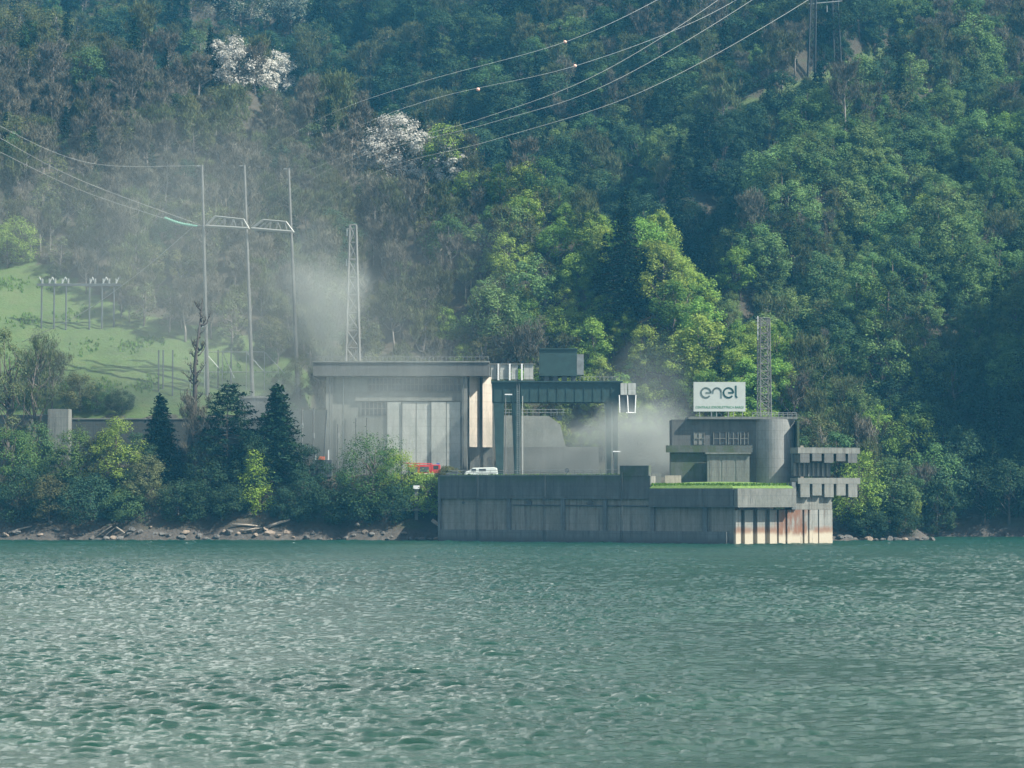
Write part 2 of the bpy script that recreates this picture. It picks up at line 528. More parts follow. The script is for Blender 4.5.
def build_terrain():
    xs = np.arange(-340, 341, 3.0)
    ys = np.concatenate([np.arange(596, 760, 2.0), np.arange(760, 1290, 4.0)])
    X, Y = np.meshgrid(xs, ys)
    Z = H(X, Y) + 0.25 * sines(X, Y, 31, 6)
    plat = (X > -17) & (X < 66) & (Y < 655)
    Z = np.where((X > -17) & (X < 66) & (Y < 696), np.minimum(Z, np.where(Y < 668, -4, 17.0)), Z)
    nx, ny = len(xs), len(ys)
    idx = np.arange(nx * ny).reshape(ny, nx)
    fs = np.stack([idx[:-1, :-1], idx[:-1, 1:], idx[1:, 1:], idx[1:, :-1]], -1).reshape(-1, 4)
    me = bpy.data.meshes.new('terrain')
    me.vertices.add(nx * ny)
    me.vertices.foreach_set('co', np.stack([X, Y, Z], -1).reshape(-1).astype(np.float32))
    me.loops.add(fs.size)
    me.loops.foreach_set('vertex_index', fs.reshape(-1).astype(np.int32))
    me.polygons.add(len(fs))
    me.polygons.foreach_set('loop_start', np.arange(0, fs.size, 4, dtype=np.int32))
    me.polygons.foreach_set('use_smooth', np.ones(len(fs), bool))
    me.update(calc_edges=True)
    PX, PY = proj(X, Y, Z)
    wob = 4 * sines(X, Y, 41, 9)
    mead = (inside(MEADOW, PX + wob, PY + wob * 0.6) | inside(MEADOW, PX + wob, PY + 20 + wob * 0.6)) & (Y < 800) & (Y > 672) & (X < -55)
    led = (np.abs(ledge_dist(PX, PY)) < 12) & (PX > 735) & (PX < 890) & (Y > 840)
    a = me.attributes.new('grassland', 'FLOAT', 'POINT')
    a.data.foreach_set('value', (mead * 1.0 + led * 0.6).reshape(-1).astype(np.float32))
    m, nt, out = new_mat('woodland_floor')
    p = N(nt, 'ShaderNodeBsdfPrincipled')
    p.inputs['Roughness'].default_value = 0.95
    n1 = noise(nt, mapping(nt), 0.10, 6, 0.65)
    n2 = noise(nt, mapping(nt), 0.9, 5, 0.7)
    litter = ramp(nt, n1, [(0.35, (0.026, 0.026, 0.018)), (0.55, (0.05, 0.043, 0.03)), (0.72, (0.03, 0.05, 0.02))])
    gr = ramp(nt, n1, [(0.3, (0.036, 0.070, 0.016)), (0.5, (0.056, 0.105, 0.022)), (0.7, (0.080, 0.115, 0.034))])
    gr = mixc(nt, maprange(nt, n2, 0.4, 0.75, 0, 0.6), gr, (0.05, 0.075, 0.025))
    n3 = noise(nt, mapping(nt, (1, 1, 2.5)), 0.28, 6, 0.7)
    gr = mixc(nt, maprange(nt, n3, 0.48, 0.70, 0, 0.35), gr, (0.085, 0.08, 0.04))
    at_ = nt.nodes.new('ShaderNodeAttribute')
    at_.attribute_name = 'grassland'
    col = mixc(nt, maprange(nt, at_.outputs['Fac'], 0.25, 0.75), litter, gr)
    g = nt.nodes.new('ShaderNodeNewGeometry')
    s = nt.nodes.new('ShaderNodeSeparateXYZ')
    nt.links.new(g.outputs['Position'], s.inputs[0])
    shore = mathn(nt, 'ADD', s.outputs[2], mathn(nt, 'MULTIPLY', n2, 2.5))
    stony = ramp(nt, n2, [(0.3, (0.025, 0.024, 0.022)), (0.6, (0.07, 0.063, 0.053))])
    col = mixc(nt, maprange(nt, shore, 5.0, 3.4), col, stony)
    nt.links.new(col, p.inputs['Base Color'])
    b = nt.nodes.new('ShaderNodeBump')
    b.inputs['Strength'].default_value = 0.8
    b.inputs['Distance'].default_value = 0.5
    nt.links.new(n2, b.inputs['Height'])
    nt.links.new(b.outputs[0], p.inputs['Normal'])
    nt.links.new(p.outputs[0], out.inputs[0])
    me.materials.append(m)
    o = bpy.data.objects.new('terrain', me)
    COL.objects.link(o)
    tag(o, 'steep hillsides with leaf litter and a grassy slope above the lake', 'terrain', kind='structure')


def build_water():
    ys = [-60.0]
    while ys[-1] < 110:
        ys.append(ys[-1] + 10)
    while ys[-1] < 240:
        ys.append(ys[-1] + 0.30)
    while ys[-1] < 720:
        ys.append(ys[-1] + 0.30 + (ys[-1] - 240) * 0.0022)
    while ys[-1] < 1270:
        ys.append(ys[-1] + 40)
    ys = np.array(ys)
    ux = np.concatenate([np.linspace(-1, -0.34, 40)[:-1], np.linspace(-0.34, 0.34, 800), np.linspace(0.34, 1, 40)[1:]])
    # columns fan out a little with distance so that waves stay finely cut in front and coarser behind
    W = np.interp(ys, [-60, 110, 700, 1270], [200, 220, 395, 395])
    X = ux[None, :] * W[:, None]
    inner = np.interp(ys, [110, 240, 480, 700], [0.48, 0.66, 1.12, 1.45])
    X = np.where(np.abs(ux)[None, :] <= 0.34, X * np.minimum(inner, 1.45)[:, None],
                 np.sign(ux)[None, :] * (0.34 * np.minimum(inner, 1.45)[:, None] * W[:, None] + (np.abs(ux)[None, :] - 0.34) / 0.66 * (W[:, None] * (1 - 0.34 * np.minimum(inner, 1.45)[:, None]))))
    Y = np.repeat(ys[:, None], len(ux), 1)
    r = np.random.default_rng(5)
    Z = np.zeros_like(X)
    gust = 1.05 + 0.20 * sines(X, Y * 0.35, 61, 60) + 0.14 * sines(X, Y * 0.6, 62, 22)
    gust = np.clip(gust, 0.35, 1.8)
    for i in range(72):
        wl = 0.6 * (3.0 / 0.6) ** (r.uniform() ** 0.95)
        a = r.normal(-0.15, 0.36)
        k = 2 * math.pi / wl
        amp = 0.0084 * wl ** 1.05 * r.uniform(0.6, 1.4)
        ph = (X * math.sin(a) + Y * math.cos(a)) * k + r.uniform(0, 6.28)
        s = np.sin(ph)
        Z += amp * (s + 0.22 * np.cos(2 * ph))
    Z *= gust
    Z *= np.clip((Y - 112) / 20, 0, 1) * np.interp(Y, [250, 450, 640, 720], [1, 1.2, 1.2, 1.0])
    ny, nx = X.shape
    idx = np.arange(nx * ny).reshape(ny, nx)
    fs = np.stack([idx[:-1, :-1], idx[:-1, 1:], idx[1:, 1:], idx[1:, :-1]], -1).reshape(-1, 4)
    me = bpy.data.meshes.new('water')
    me.vertices.add(nx * ny)
    me.vertices.foreach_set('co', np.stack([X, Y, Z], -1).reshape(-1).astype(np.float32))
    me.loops.add(fs.size)
    me.loops.foreach_set('vertex_index', fs.reshape(-1).astype(np.int32))
    me.polygons.add(len(fs))
    me.polygons.foreach_set('loop_start', np.arange(0, fs.size, 4, dtype=np.int32))
    me.polygons.foreach_set('use_smooth', np.ones(len(fs), bool))
    me.update(calc_edges=True)
    crest = Z / (np.std(Z[(Y > 120) & (Y < 500)]) + 1e-9)
    a = me.attributes.new('crest', 'FLOAT', 'POINT')
    a.data.foreach_set('value', crest.reshape(-1).astype(np.float32))
    m, nt, out = new_mat('lake_water')
    p = N(nt, 'ShaderNodeBsdfPrincipled')
    p.inputs['IOR'].default_value = 1.333
    at_ = nt.nodes.new('ShaderNodeAttribute')
    at_.attribute_name = 'crest'
    big = noise(nt, mapping(nt, (0.02, 0.05, 1)), 1.0, 4, 0.6)
    body = ramp(nt, big, [(0.3, WATER_A), (0.7, WATER_B)])
    fn = noise(nt, mapping(nt, (0.8, 1.6, 1)), 1.0, 4, 0.7)
    fm = mathn(nt, 'MULTIPLY', maprange(nt, at_.outputs['Fac'], 2.7, 3.5), maprange(nt, fn, 0.56, 0.70, 0.0, 0.7))
    nt.links.new(mixc(nt, fm, body, (0.75, 0.78, 0.76)), p.inputs['Base Color'])
    gp_ = nt.nodes.new('ShaderNodeNewGeometry')
    sp_ = nt.nodes.new('ShaderNodeSeparateXYZ')
    nt.links.new(gp_.outputs['Position'], sp_.inputs[0])
    # the lee under the plant is all fine ripples, too small for the mesh
    nt.links.new(mathn(nt, 'MAXIMUM', mathn(nt, 'MULTIPLY', fm, 0.7), maprange(nt, sp_.outputs[1], 220, 600, 0.09, 0.34)), p.inputs['Roughness'])
    rip = noise(nt, mapping(nt, (1.3, 1.5, 1)), 1.0, 6, 0.75)
    b = nt.nodes.new('ShaderNodeBump')
    b.inputs['Strength'].default_value = 1.0
    b.inputs['Distance'].default_value = 0.09
    nt.links.new(rip, b.inputs['Height'])
    nt.links.new(b.outputs[0], p.inputs['Normal'])
    nt.links.new(p.outputs[0], out.inputs[0])
    me.materials.append(m)
    o = bpy.data.objects.new('water', me)
    COL.objects.link(o)
    tag(o, 'wind ruffled green lake water', 'water', kind='structure')


WATER_A, WATER_B = (0.003, 0.027, 0.018), (0.008, 0.043, 0.029)
build_terrain()
build_water()
# ------------------------------------------------------------------ trees
def leaf_quads(c, n_, size, seed, up=0.45, aspect=0.75, out_c=None):
    """leaf sprays: c (n,3) centres -> (n,4,3)"""
    r = np.random.default_rng(seed)
    n = len(c)
    nr = r.normal(size=(n, 3))
    nr[:, 2] = np.abs(nr[:, 2]) + up
    if out_c is not None:
        o = c - out_c
        nr = nr * 0.42 + 1.1 * o / (np.linalg.norm(o, axis=1, keepdims=True) + 1e-6)
    nr /= np.linalg.norm(nr, axis=1, keepdims=True)
    t = r.normal(size=(n, 3))
    t -= nr * (t * nr).sum(1, keepdims=True)
    t /= np.linalg.norm(t, axis=1, keepdims=True)
    b = np.cross(nr, t)
    s = size * r.uniform(0.55, 1.35, (n, 1)) * 0.5
    t, b = t * s, b * s * aspect
    return np.stack([c - t * 0.9, c - b * 0.8 + t * 0.1, c + t, c + b * 0.8 + t * 0.1], 1)


def limb(mb, a, b, r0, r1, rr, segs=4, wob=0.06, sides=5):
    a, b = Vector(a), Vector(b)
    L = (b - a).length
    pts = [a.lerp(b, i / segs) + Vector(rr.normal(size=3)) * L * wob * (0 < i < segs) for i in range(segs + 1)]
    pts = [p + Vector((0, 0, -L * 0.08 * math.sin(math.pi * i / segs))) for i, p in enumerate(pts)]
    mb.tube(pts, [r0 + (r1 - r0) * i / segs for i in range(segs + 1)], sides)


def mesh_of(mb, name, mat):
    me = bpy.data.meshes.new(name)
    me.from_pydata(mb.v, [], mb.f)
    me.materials.append(mat)
    me.polygons.foreach_set('use_smooth', [True] * len(me.polygons))
    me.update()
    return me


def broadleaf(seed, h, w, leaf, bark, clumps=34, per=80, size=0.55, low=0.22, narrow=1.0, blossom=False, droop=0.0):
    r = np.random.default_rng(seed)
    tr = MB()
    top = Vector((r.normal() * 0.04 * h, r.normal() * 0.04 * h, h * 0.82))
    pts = [Vector((0, 0, -0.8))] + [top * t + Vector((r.normal(), r.normal(), 0)) * 0.012 * h for t in (0.2, 0.42, 0.65, 1.0)]
    r0 = 0.022 * h
    tr.tube(pts, [r0 * 1.3, r0, r0 * 0.75, r0 * 0.5, r0 * 0.12], 7)
    C = []
    k = 0
    lobes = [(r.uniform(0, 6.28), r.uniform(0.75, 1.25)) for _ in range(5)]
    while len(C) < clumps and k < 4000:
        k += 1
        z = r.uniform(low, 1.0)
        a = r.uniform(0, 6.28)
        t = (z - low) / (1 - low)
        prof = (math.sin(math.pi * min(1, t * 0.86 + 0.14)) ** 0.6) if narrow >= 0.8 else (1 - t) ** 0.75 * min(1, t * 6 + 0.3)
        wl = 1.0 + 0.25 * sum(math.cos((a - a0)) * (s - 1) * 2 for a0, s in lobes)
        rad = prof * w / 2 * wl * r.uniform(0.45, 1.0) ** 0.6
        p = np.array([rad * math.cos(a), rad * math.sin(a), h * z * r.uniform(0.93, 1.03)])
        if all(np.linalg.norm((p - q) / (1, 1, 0.8)) > w * 0.15 for q in C):
            C.append(p)
    C = np.array(C)
    for i, c in enumerate(C):
        t0 = max(0.16, min(0.85, c[2] / h - r.uniform(0.15, 0.32)))
        limb(tr, top * t0, c, r0 * (0.42 if i % 3 == 0 else 0.25), r0 * 0.06, r, 3, 0.07, 4)
    P, O = [], []
    for c in C:
        m = int(per * r.uniform(0.55, 1.4))
        rad = w * 0.155 * r.uniform(0.7, 1.3)
        d = r.normal(size=(m, 3))
        d /= np.linalg.norm(d, axis=1, keepdims=True)
        q = d * (r.uniform(0.3, 1.15, (m, 1)) ** 0.55) * rad * np.array([1, 1, 0.72])
        q[:, 2] -= droop * np.linalg.norm(q[:, :2], axis=1)
        P.append(c + q)
        O.append(np.repeat((c - np.array([0, 0, rad * 0.5]))[None, :], m, 0))
    # stray sprays round the outline
    m = int(clumps * per * 0.10)
    st = C[r.integers(0, len(C), m)] + r.normal(size=(m, 3)) * w * 0.12
    P.append(st)
    O.append(np.repeat(np.array([[0, 0, h * 0.5]]), m, 0))
    P = np.concatenate(P)
    Q = leaf_quads(P, None, size, seed + 1, out_c=np.concatenate(O))
    return mesh_of(tr, 'trunk', bark), quads_mesh('crown', Q, [leaf])


def bare_tree(seed, h, w, twig, bark, nt_=1900, tw=0.10, narrow=False):
    r = np.random.default_rng(seed)
    tr = MB()
    r0 = 0.016 * h
    top = Vector((r.normal() * 0.04 * h, r.normal() * 0.04 * h, h * 0.93))
    pts = [Vector((0, 0, -0.8))] + [top * t + Vector((r.normal(), r.normal(), 0)) * 0.012 * h for t in (0.2, 0.42, 0.65, 1.0)]
    tr.tube(pts, [r0 * 1.3, r0, r0 * 0.8, r0 * 0.5, r0 * 0.1], 6)
    ends = []
    for i in range(24):
        t = r.uniform(0.28, 0.93)
        a = r.uniform(0, 6.28)
        L = w * 0.55 * (1.1 - 0.55 * t) * r.uniform(0.6, 1.1)
        b = top * t + Vector((math.cos(a) * L, math.sin(a) * L, L * r.uniform(0.7, 1.3) * (2.0 if narrow else 1)))
        b.z = min(b.z, h)
        limb(tr, top * t, b, r0 * 0.34, r0 * 0.07, r, 4, 0.05, 4)
        for j in range(3):
            s = (top * t).lerp(b, r.uniform(0.4, 0.9))
            e = s + Vector((r.normal(), r.normal(), abs(r.normal()) + 0.5)) * L * 0.28
            limb(tr, s, e, r0 * 0.14, r0 * 0.04, r, 2, 0.05, 3)
            ends.append((s, e))
        ends.append(((top * t).lerp(b, 0.45), b))
    n = nt_
    k = r.integers(0, len(ends), n)
    S = np.array([ends[i][0] for i in k]) 
    E = np.array([ends[i][1] for i in k])
    base = S + (E - S) * r.uniform(0.1, 1.05, (n, 1)) + r.normal(size=(n, 3)) * w * 0.035
    d = r.normal(size=(n, 3)) * 0.55
    d[:, 2] = np.abs(d[:, 2]) + 0.7
    d /= np.linalg.norm(d, axis=1, keepdims=True)
    d *= r.uniform(0.5, 1.5, (n, 1))
    side = np.cross(d, r.normal(size=(n, 3)))
    side /= np.linalg.norm(side, axis=1, keepdims=True) + 1e-6
    side *= tw * r.uniform(0.5, 1.5, (n, 1)) * 0.5
    Q = np.stack([base - side, base + side, base + d + side * 0.25, base + d - side * 0.25], 1)
    return mesh_of(tr, 'trunk', bark), quads_mesh('crown', Q, [twig])


def conifer(seed, h, w, needle, bark, layers=22, per=11, dens=26, size=0.8, bare_base=0.06, sparse=False):
    r = np.random.default_rng(seed)
    tr = MB()
    r0 = 0.014 * h
    tr.tube([(0, 0, -0.8), (0.02 * h * r.normal() * .3, 0, h * 0.5), (0, 0, h)], [r0 * 1.25, r0 * 0.75, r0 * 0.1], 7)
    P = []
    for i in range(layers):
        t = (i + r.uniform(-0.3, 0.3)) / layers
        z = h * (bare_base + (1 - bare_base) * t)
        Lm = w / 2 * ((1 - t) ** 0.85 * 0.96 + 0.05)
        if sparse:
            Lm = w / 2 * (math.sin(math.pi * (0.18 + 0.8 * t)) ** 0.7) * r.uniform(0.55, 1.0)
        for j in range(per):
            if sparse and r.uniform() < 0.35:
                continue
            a = 6.28 * j / per + r.uniform(-0.4, 0.4) + i
            L = Lm * r.uniform(0.65, 1.12)
            drop = -0.28 * L if not sparse else 0.10 * L
            e = np.array([math.cos(a) * L, math.sin(a) * L, z + drop])
            s = np.array([0, 0, z + 0.05 * L])
            if L > 0.8:
                limb(tr, s, e, r0 * 0.2, r0 * 0.05, r, 2, 0.02, 3)
            m = max(4, int(dens * L / (w / 2)) + 3)
            u = r.uniform(0.55 if sparse else 0.12, 1.05, (m, 1))
            q = s + (e - s) * u + r.normal(size=(m, 3)) * np.array([0.28, 0.28, 0.16]) * (0.5 + 0.08 * w)
            q[:, 2] += 0.10 * L * (u[:, 0] ** 2)
            P.append(q)
    m = 14
    P.append(np.stack([r.normal(size=m) * 0.12, r.normal(size=m) * 0.12, h * r.uniform(0.93, 1.03, m)], 1))
    P = np.concatenate(P)
    Q = leaf_quads(P, None, size, seed + 1, up=0.9, aspect=0.45)
    return mesh_of(tr, 'trunk', bark), quads_mesh('crown', Q, [needle])


KIND = {}
KIND['bright'] = [broadleaf(100 + i, 11.5, (9.5, 8.5, 10.5, 9, 8)[i], M['leaf_bright'], M['bark'], 26, 215, 0.42) for i in range(5)]
KIND['mid'] = [broadleaf(120 + i, 12, (10, 9, 11, 9.5, 8.5)[i], M['leaf_mid'], M['bark'], 28, 215, 0.43) for i in range(5)]
KIND['fresh'] = [broadleaf(130 + i, 12.5, (11, 10, 11.5, 9.5)[i], M['leaf_lit'], M['bark'], 24, 260, 0.44) for i in range(4)]
KIND['dark'] = [broadleaf(140 + i, 12, (10, 9, 10.5)[i], M['leaf_dark'], M['bark'], 26, 215, 0.43) for i in range(3)]
KIND['dull'] = [broadleaf(160 + i, 12, (8.5, 9.5, 8)[i], M['leaf_dull'], M['bark_pale'], 26, 75, 0.45) for i in range(3)]
KIND['bare'] = [bare_tree(180 + i, 14, (8, 9, 7, 8.5)[i], M['twig'], M['bark_pale'], 2600, 0.13) for i in range(4)]
KIND['bud'] = [bare_tree(190 + i, 13, (8, 9, 8)[i], M['twig_green'], M['bark_pale'], 2300, 0.16) for i in range(3)]
KIND['conifer'] = [conifer(200 + i, 18, (8, 7)[i], M['needle'], M['bark']) for i in range(2)]
KIND['blossom'] = [broadleaf(220 + i, 12, (10, 9)[i], M['blossom'], M['bark'], 28, 150, 0.5) for i in range(2)]
KH = {'fresh': 12.5, 'bright': 11.5, 'mid': 12, 'dark': 12, 'dull': 12, 'bare': 14, 'bud': 13, 'conifer': 18, 'blossom': 12}
KW = {'fresh': 10.5, 'bright': 9.2, 'mid': 9.8, 'dark': 9.8, 'dull': 8.7, 'bare': 8, 'bud': 8, 'conifer': 7.5, 'blossom': 9.5}
KNAME = {'fresh': 'broadleaf_tree', 'bright': 'broadleaf_tree', 'mid': 'broadleaf_tree', 'dark': 'broadleaf_tree', 'dull': 'broadleaf_tree', 'bare': 'bare_tree', 'bud': 'budding_tree', 'conifer': 'conifer_tree', 'blossom': 'blossoming_tree'}
PHRASE = {'fresh': 'fresh green tree', 'bright': 'bright green tree', 'mid': 'mid green tree', 'dark': 'dark green tree', 'dull': 'dull olive tree', 'bare': 'leafless grey tree', 'bud': 'budding brown tree', 'conifer': 'dark conifer', 'blossom': 'white blossoming tree'}


def place_tree(name, pair, loc, s, rz, label, cat='tree', group=None, sz=None):
    o = thing(name, loc, label, cat, group)
    o.rotation_euler.z = rz
    o.scale = (s, s, s if sz is None else sz)
    for nm, me in (('trunk', pair[0]), ('crown', pair[1])):
        c = bpy.data.objects.new(nm, me)
        COL.objects.link(c)
        c.parent = o
    return o


# ---- trees one can tell apart, each placed where it grows
SHORE = [  # px, py of the base, py of the top, width in px, recipe, label
    (12, 512, 432, 62, ('b', 'leaf_shore'), 'mid green leafy tree at the left edge of the picture below the retaining wall'),
    (50, 530, 478, 50, ('b', 'leaf_dull'), 'olive yellow bush leaning over the rocks near the left edge'),
    (78, 508, 430, 54, ('b', 'leaf_shore'), 'green tree in front of the pale wall pier'),
    (116, 514, 421, 56, ('b', 'leaf_bright'), 'tallest leafy green tree on the shore left of the thuja'),
    (148, 518, 458, 48, ('b', 'leaf_dull'), 'grey green round bush on the shore just left of the thuja foot'),
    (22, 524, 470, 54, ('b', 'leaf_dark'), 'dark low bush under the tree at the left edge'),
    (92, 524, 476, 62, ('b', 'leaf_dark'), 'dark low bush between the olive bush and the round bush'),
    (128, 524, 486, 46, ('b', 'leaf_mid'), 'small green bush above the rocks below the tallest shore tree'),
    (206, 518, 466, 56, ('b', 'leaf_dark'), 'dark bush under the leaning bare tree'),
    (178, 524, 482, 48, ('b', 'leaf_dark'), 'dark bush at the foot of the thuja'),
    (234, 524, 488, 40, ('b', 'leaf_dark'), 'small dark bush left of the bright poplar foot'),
    (255, 519, 450, 42, ('p', 'leaf_yellow'), 'bright yellow green young poplar in front of the spruce'),
    (302, 520, 470, 46, ('b', 'leaf_dark'), 'dark green bush right of the bright poplar'),
    (286, 526, 488, 40, ('b', 'leaf_dark'), 'low dark bush above the sandy rocks and logs'),
    (332, 522, 466, 50, ('b', 'leaf_dark'), 'dark bush left of the big tree before the hall'),
    (372, 521, 434, 76, ('b', 'leaf_shore'), 'big green tree on the shore in front of the hall doors'),
    (398, 510, 452, 44, ('b', 'leaf_yellow'), 'yellow green tree left of the gauge post'),
    (428, 516, 474, 46, ('b', 'leaf_bright'), 'bright green bush right of the gauge post'),
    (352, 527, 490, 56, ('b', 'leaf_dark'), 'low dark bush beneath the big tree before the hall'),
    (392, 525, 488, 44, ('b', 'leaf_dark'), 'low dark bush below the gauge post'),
    (448, 528, 494, 24, ('b', 'leaf_dull'), 'small grey bush against the left end of the quay wall'),
    (160, 500, 396, 58, ('t', 'needle'), 'dense dark thuja on the shore left of the bare trees'),
    (228, 505, 384, 70, ('s', 'needle'), 'sparse dark pine with tufted branches left of the spruce'),
    (277, 503, 384, 74, ('c', 'needle'), 'dense dark spruce on the shore right of the sparse pine'),
    (187, 506, 284, 26, ('n2', 'twig'), 'tall narrow bare tree rising in front of the grassy slope'),
    (196, 510, 398, 40, ('n', 'twig'), 'leaning bare tree between the thuja and the pine'),
    (30, 470, 340, 50, ('n', 'twig_green'), 'budding brown tree at the left end of the grassy slope'),
    (6, 440, 330, 50, ('b', 'leaf_dull'), 'olive tree at the left edge behind the retaining wall'),
    (80, 412, 372, 42, ('b', 'leaf_dull'), 'small olive bush on the grass above the wall pier'),
    (52, 412, 356, 40, ('n', 'twig_green'), 'small budding bush on the grass left of the olive bush'),
    (40, 398, 330, 44, ('b', 'leaf_dull'), 'olive tree on the meadow below the left posts of the switch gantry'),
    (96, 412, 386, 30, ('b', 'leaf_mid'), 'small green bush on the meadow edge right of the olive bush'),
    (122, 412, 390, 26, ('b', 'leaf_dark'), 'small dark bush on the meadow edge above the thuja'),
    (300, 398, 350, 30, ('b', 'leaf_dull'), 'olive tree at the foot of the right mast of the portal'),
    (282, 402, 372, 26, ('b', 'leaf_mid'), 'small green bush left of the foot of the right mast'),
    (18, 262, 218, 46, ('b', 'leaf_bright'), 'bright green bush at the top left end of the meadow'),
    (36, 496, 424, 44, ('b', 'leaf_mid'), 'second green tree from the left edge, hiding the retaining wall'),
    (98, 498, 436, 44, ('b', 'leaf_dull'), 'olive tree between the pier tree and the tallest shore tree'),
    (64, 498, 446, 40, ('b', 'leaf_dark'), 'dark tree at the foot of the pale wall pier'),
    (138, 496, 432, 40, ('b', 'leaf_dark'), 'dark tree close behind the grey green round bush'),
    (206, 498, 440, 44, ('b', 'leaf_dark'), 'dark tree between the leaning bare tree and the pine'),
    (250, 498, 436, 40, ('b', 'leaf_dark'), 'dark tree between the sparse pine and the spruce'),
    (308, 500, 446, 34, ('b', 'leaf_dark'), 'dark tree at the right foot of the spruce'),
    (858, 528, 452, 62, ('b', 'leaf_bright'), 'bright green tree on the shore behind the lower comb beam'),
    (893, 524, 462, 48, ('b', 'leaf_mid'), 'mid green tree on the shore at the tip of the spur'),
    (878, 470, 404, 44, ('b', 'leaf_bright'), 'bright round tree above the shore right of the comb beams'),
    (845, 440, 380, 44, ('n', 'twig_green'), 'budding brown tree above the upper comb beam'),
    (918, 528, 470, 42, ('n', 'twig'), 'pale leafless tree at the water on the tip of the spur'),
    (938, 534, 480, 40, ('b', 'leaf_dark'), 'dark bush over the water in the shaded cove'),
    (905, 535, 508, 34, ('b', 'leaf_dark'), 'low dark bush on the rocks of the spur tip'),
    (868, 536, 506, 40, ('b', 'leaf_dark'), 'low dark bush on the rocks right of the intake wall'),
    (625, 322, 190, 62, ('c2', 'needle'), 'tall dark conifer standing out on the bright green spur'),
    (606, 300, 232, 34, ('c2', 'needle'), 'smaller dark conifer close left of the tall conifer'),
    (645, 310, 248, 34, ('c2', 'needle'), 'smaller dark conifer close right of the tall conifer'),
    (398, 186, 114, 70, ('w', 'blossom'), 'large white blossoming tree in the middle of the slope'),
    (448, 186, 142, 34, ('w', 'blossom'), 'small white blossoming tree right of the large one'),
    (372, 176, 140, 40, ('w', 'blossom'), 'white blossoming tree at the left flank of the large one'),
    (424, 184, 132, 40, ('w', 'blossom'), 'white blossoming tree between the large one and the small one'),
    (218, 84, 44, 34, ('w', 'blossom'), 'white blossoming tree on the crest, leftmost of the crest group'),
    (262, 94, 58, 40, ('w', 'blossom'), 'low white blossoming tree between the crest pair'),
    (238, 92, 38, 46, ('w', 'blossom'), 'white blossoming tree on the crest, left half of a pair'),
    (275, 98, 52, 48, ('w', 'blossom'), 'white blossoming tree on the crest, right half of a pair'),
    (240, 30, -34, 84, ('w', 'leaf_pale'), 'pale leafed tree at the top edge above the blossom pair'),
    (290, 36, -18, 46, ('w', 'leaf_pale'), 'pale leafed tree at the top edge right of its paler neighbour'),
    (716, 300, 238, 40, ('w2', 'leaf_dull'), 'pale olive tree at the ravine above the company sign'),
    (636, 186, 128, 44, ('b', 'leaf_mid'), 'rounded green tree across the ravine above the tall conifer'),
    (20, 60, 0, 60, ('b', 'leaf_dull'), 'olive leafy tree in the top left corner'),
    (384, 40, -8, 40, ('b', 'leaf_mid'), 'fresh green tree at the top edge right of the pale trees'),
]
M['leaf_pale'] = leaf_mat('pale_silver_leaves', (0.16, 0.19, 0.15), (0.26, 0.30, 0.24), 0.3, 0.12)
OCC = []          # (px, py centre, rx, ry, distance) of trees set by hand
for i, (px, yb, yt, wp, (rec, mt), lab) in enumerate(SHORE):
    if yb >= 500 and 0 <= px <= 470:
        Y = 646 + (540 - yb) * 0.42
        x = (px - 512) / F * Y
        g = Vector((x, Y, float(H(x, Y))))
        zb = at(px, yb, Y).z
        g.z = min(g.z, max(zb, g.z - 1.0))
    elif yb > 436 and px < 60:
        g = at(px, yb, 668)
        g.z = float(H(g.x, g.y))
    else:
        g = ground_hit(px, yb)
    k = g.y / F
    top = at(px, yt, g.y).z
    h, w = max(3.0, top - g.z), wp * k
    near = max(0.28, min(0.5, w * 0.034))
    sd = 500 + i * 3
    if rec == 'b':
        pr = broadleaf(sd, h, w, M[mt], M['bark'], 34, 280, near, low=0.06)
    elif rec == 'p':
        pr = broadleaf(sd, h, w, M[mt], M['bark'], 46, 130, 0.55, low=0.03, narrow=0.6)
    elif rec in ('w', 'w2'):
        pr = broadleaf(sd, h, w * 0.9, M[mt], M['bark'], 26, 220, 0.75, low=0.15)
    elif rec == 't':
        pr = conifer(sd, h, w, M[mt], M['bark'], 34, 17, 40, max(0.7, w * 0.07), 0.02)
    elif rec == 's':
        pr = conifer(sd, h, w, M[mt], M['bark'], 22, 13, 70, max(0.6, w * 0.055), 0.18, sparse=True)
    elif rec in ('c', 'c2'):
        pr = conifer(sd, h, w, M[mt], M['bark'], 30, 15, 40, max(0.7, w * 0.07), 0.05)
    elif rec == 'n2':
        pr = bare_tree(sd, h, w, M[mt], M['bark_dark'], 700, 0.10)
    else:
        pr = bare_tree(sd, h, w, M[mt], M['bark'], 3200, 0.13, narrow=True)
    cat = 'bush' if ' bush' in lab else 'tree'
    nm = {'b': 'broadleaf_tree', 'p': 'poplar_tree', 'w': 'blossoming_tree', 'w2': 'broadleaf_tree', 't': 'thuja_tree', 's': 'pine_tree', 'c': 'spruce_tree', 'c2': 'conifer_tree', 'n': 'bare_tree', 'n2': 'bare_tree'}[rec]
    if mt == 'leaf_pale':
        nm = 'broadleaf_tree'
    if mt == 'twig_green':
        nm = 'budding_tree'
    if cat == 'bush':
        nm = 'bush'
    grp = 'trees and bushes along the lake shore' if yb > 430 else 'trees that stand out on the hillside'
    place_tree(nm, pr, g, 1, 0, lab, cat, grp)
    OCC.append((px, (yb + yt) / 2, wp / 2, abs(yb - yt) / 2, g.y, rec in ('w', 'c2', 'w2') or px == 636))

# ---- the woods on the hillsides
STAND = [o for o in OCC if o[5]]
cand = []
sp = 7.0
for gx in np.arange(-300, 300, sp):
    for gy in np.arange(648, 1245, sp):
        cand.append((gx + rng.uniform(-0.48, 0.48) * sp, gy + rng.uniform(-0.48, 0.48) * sp))
cand = np.array(cand)
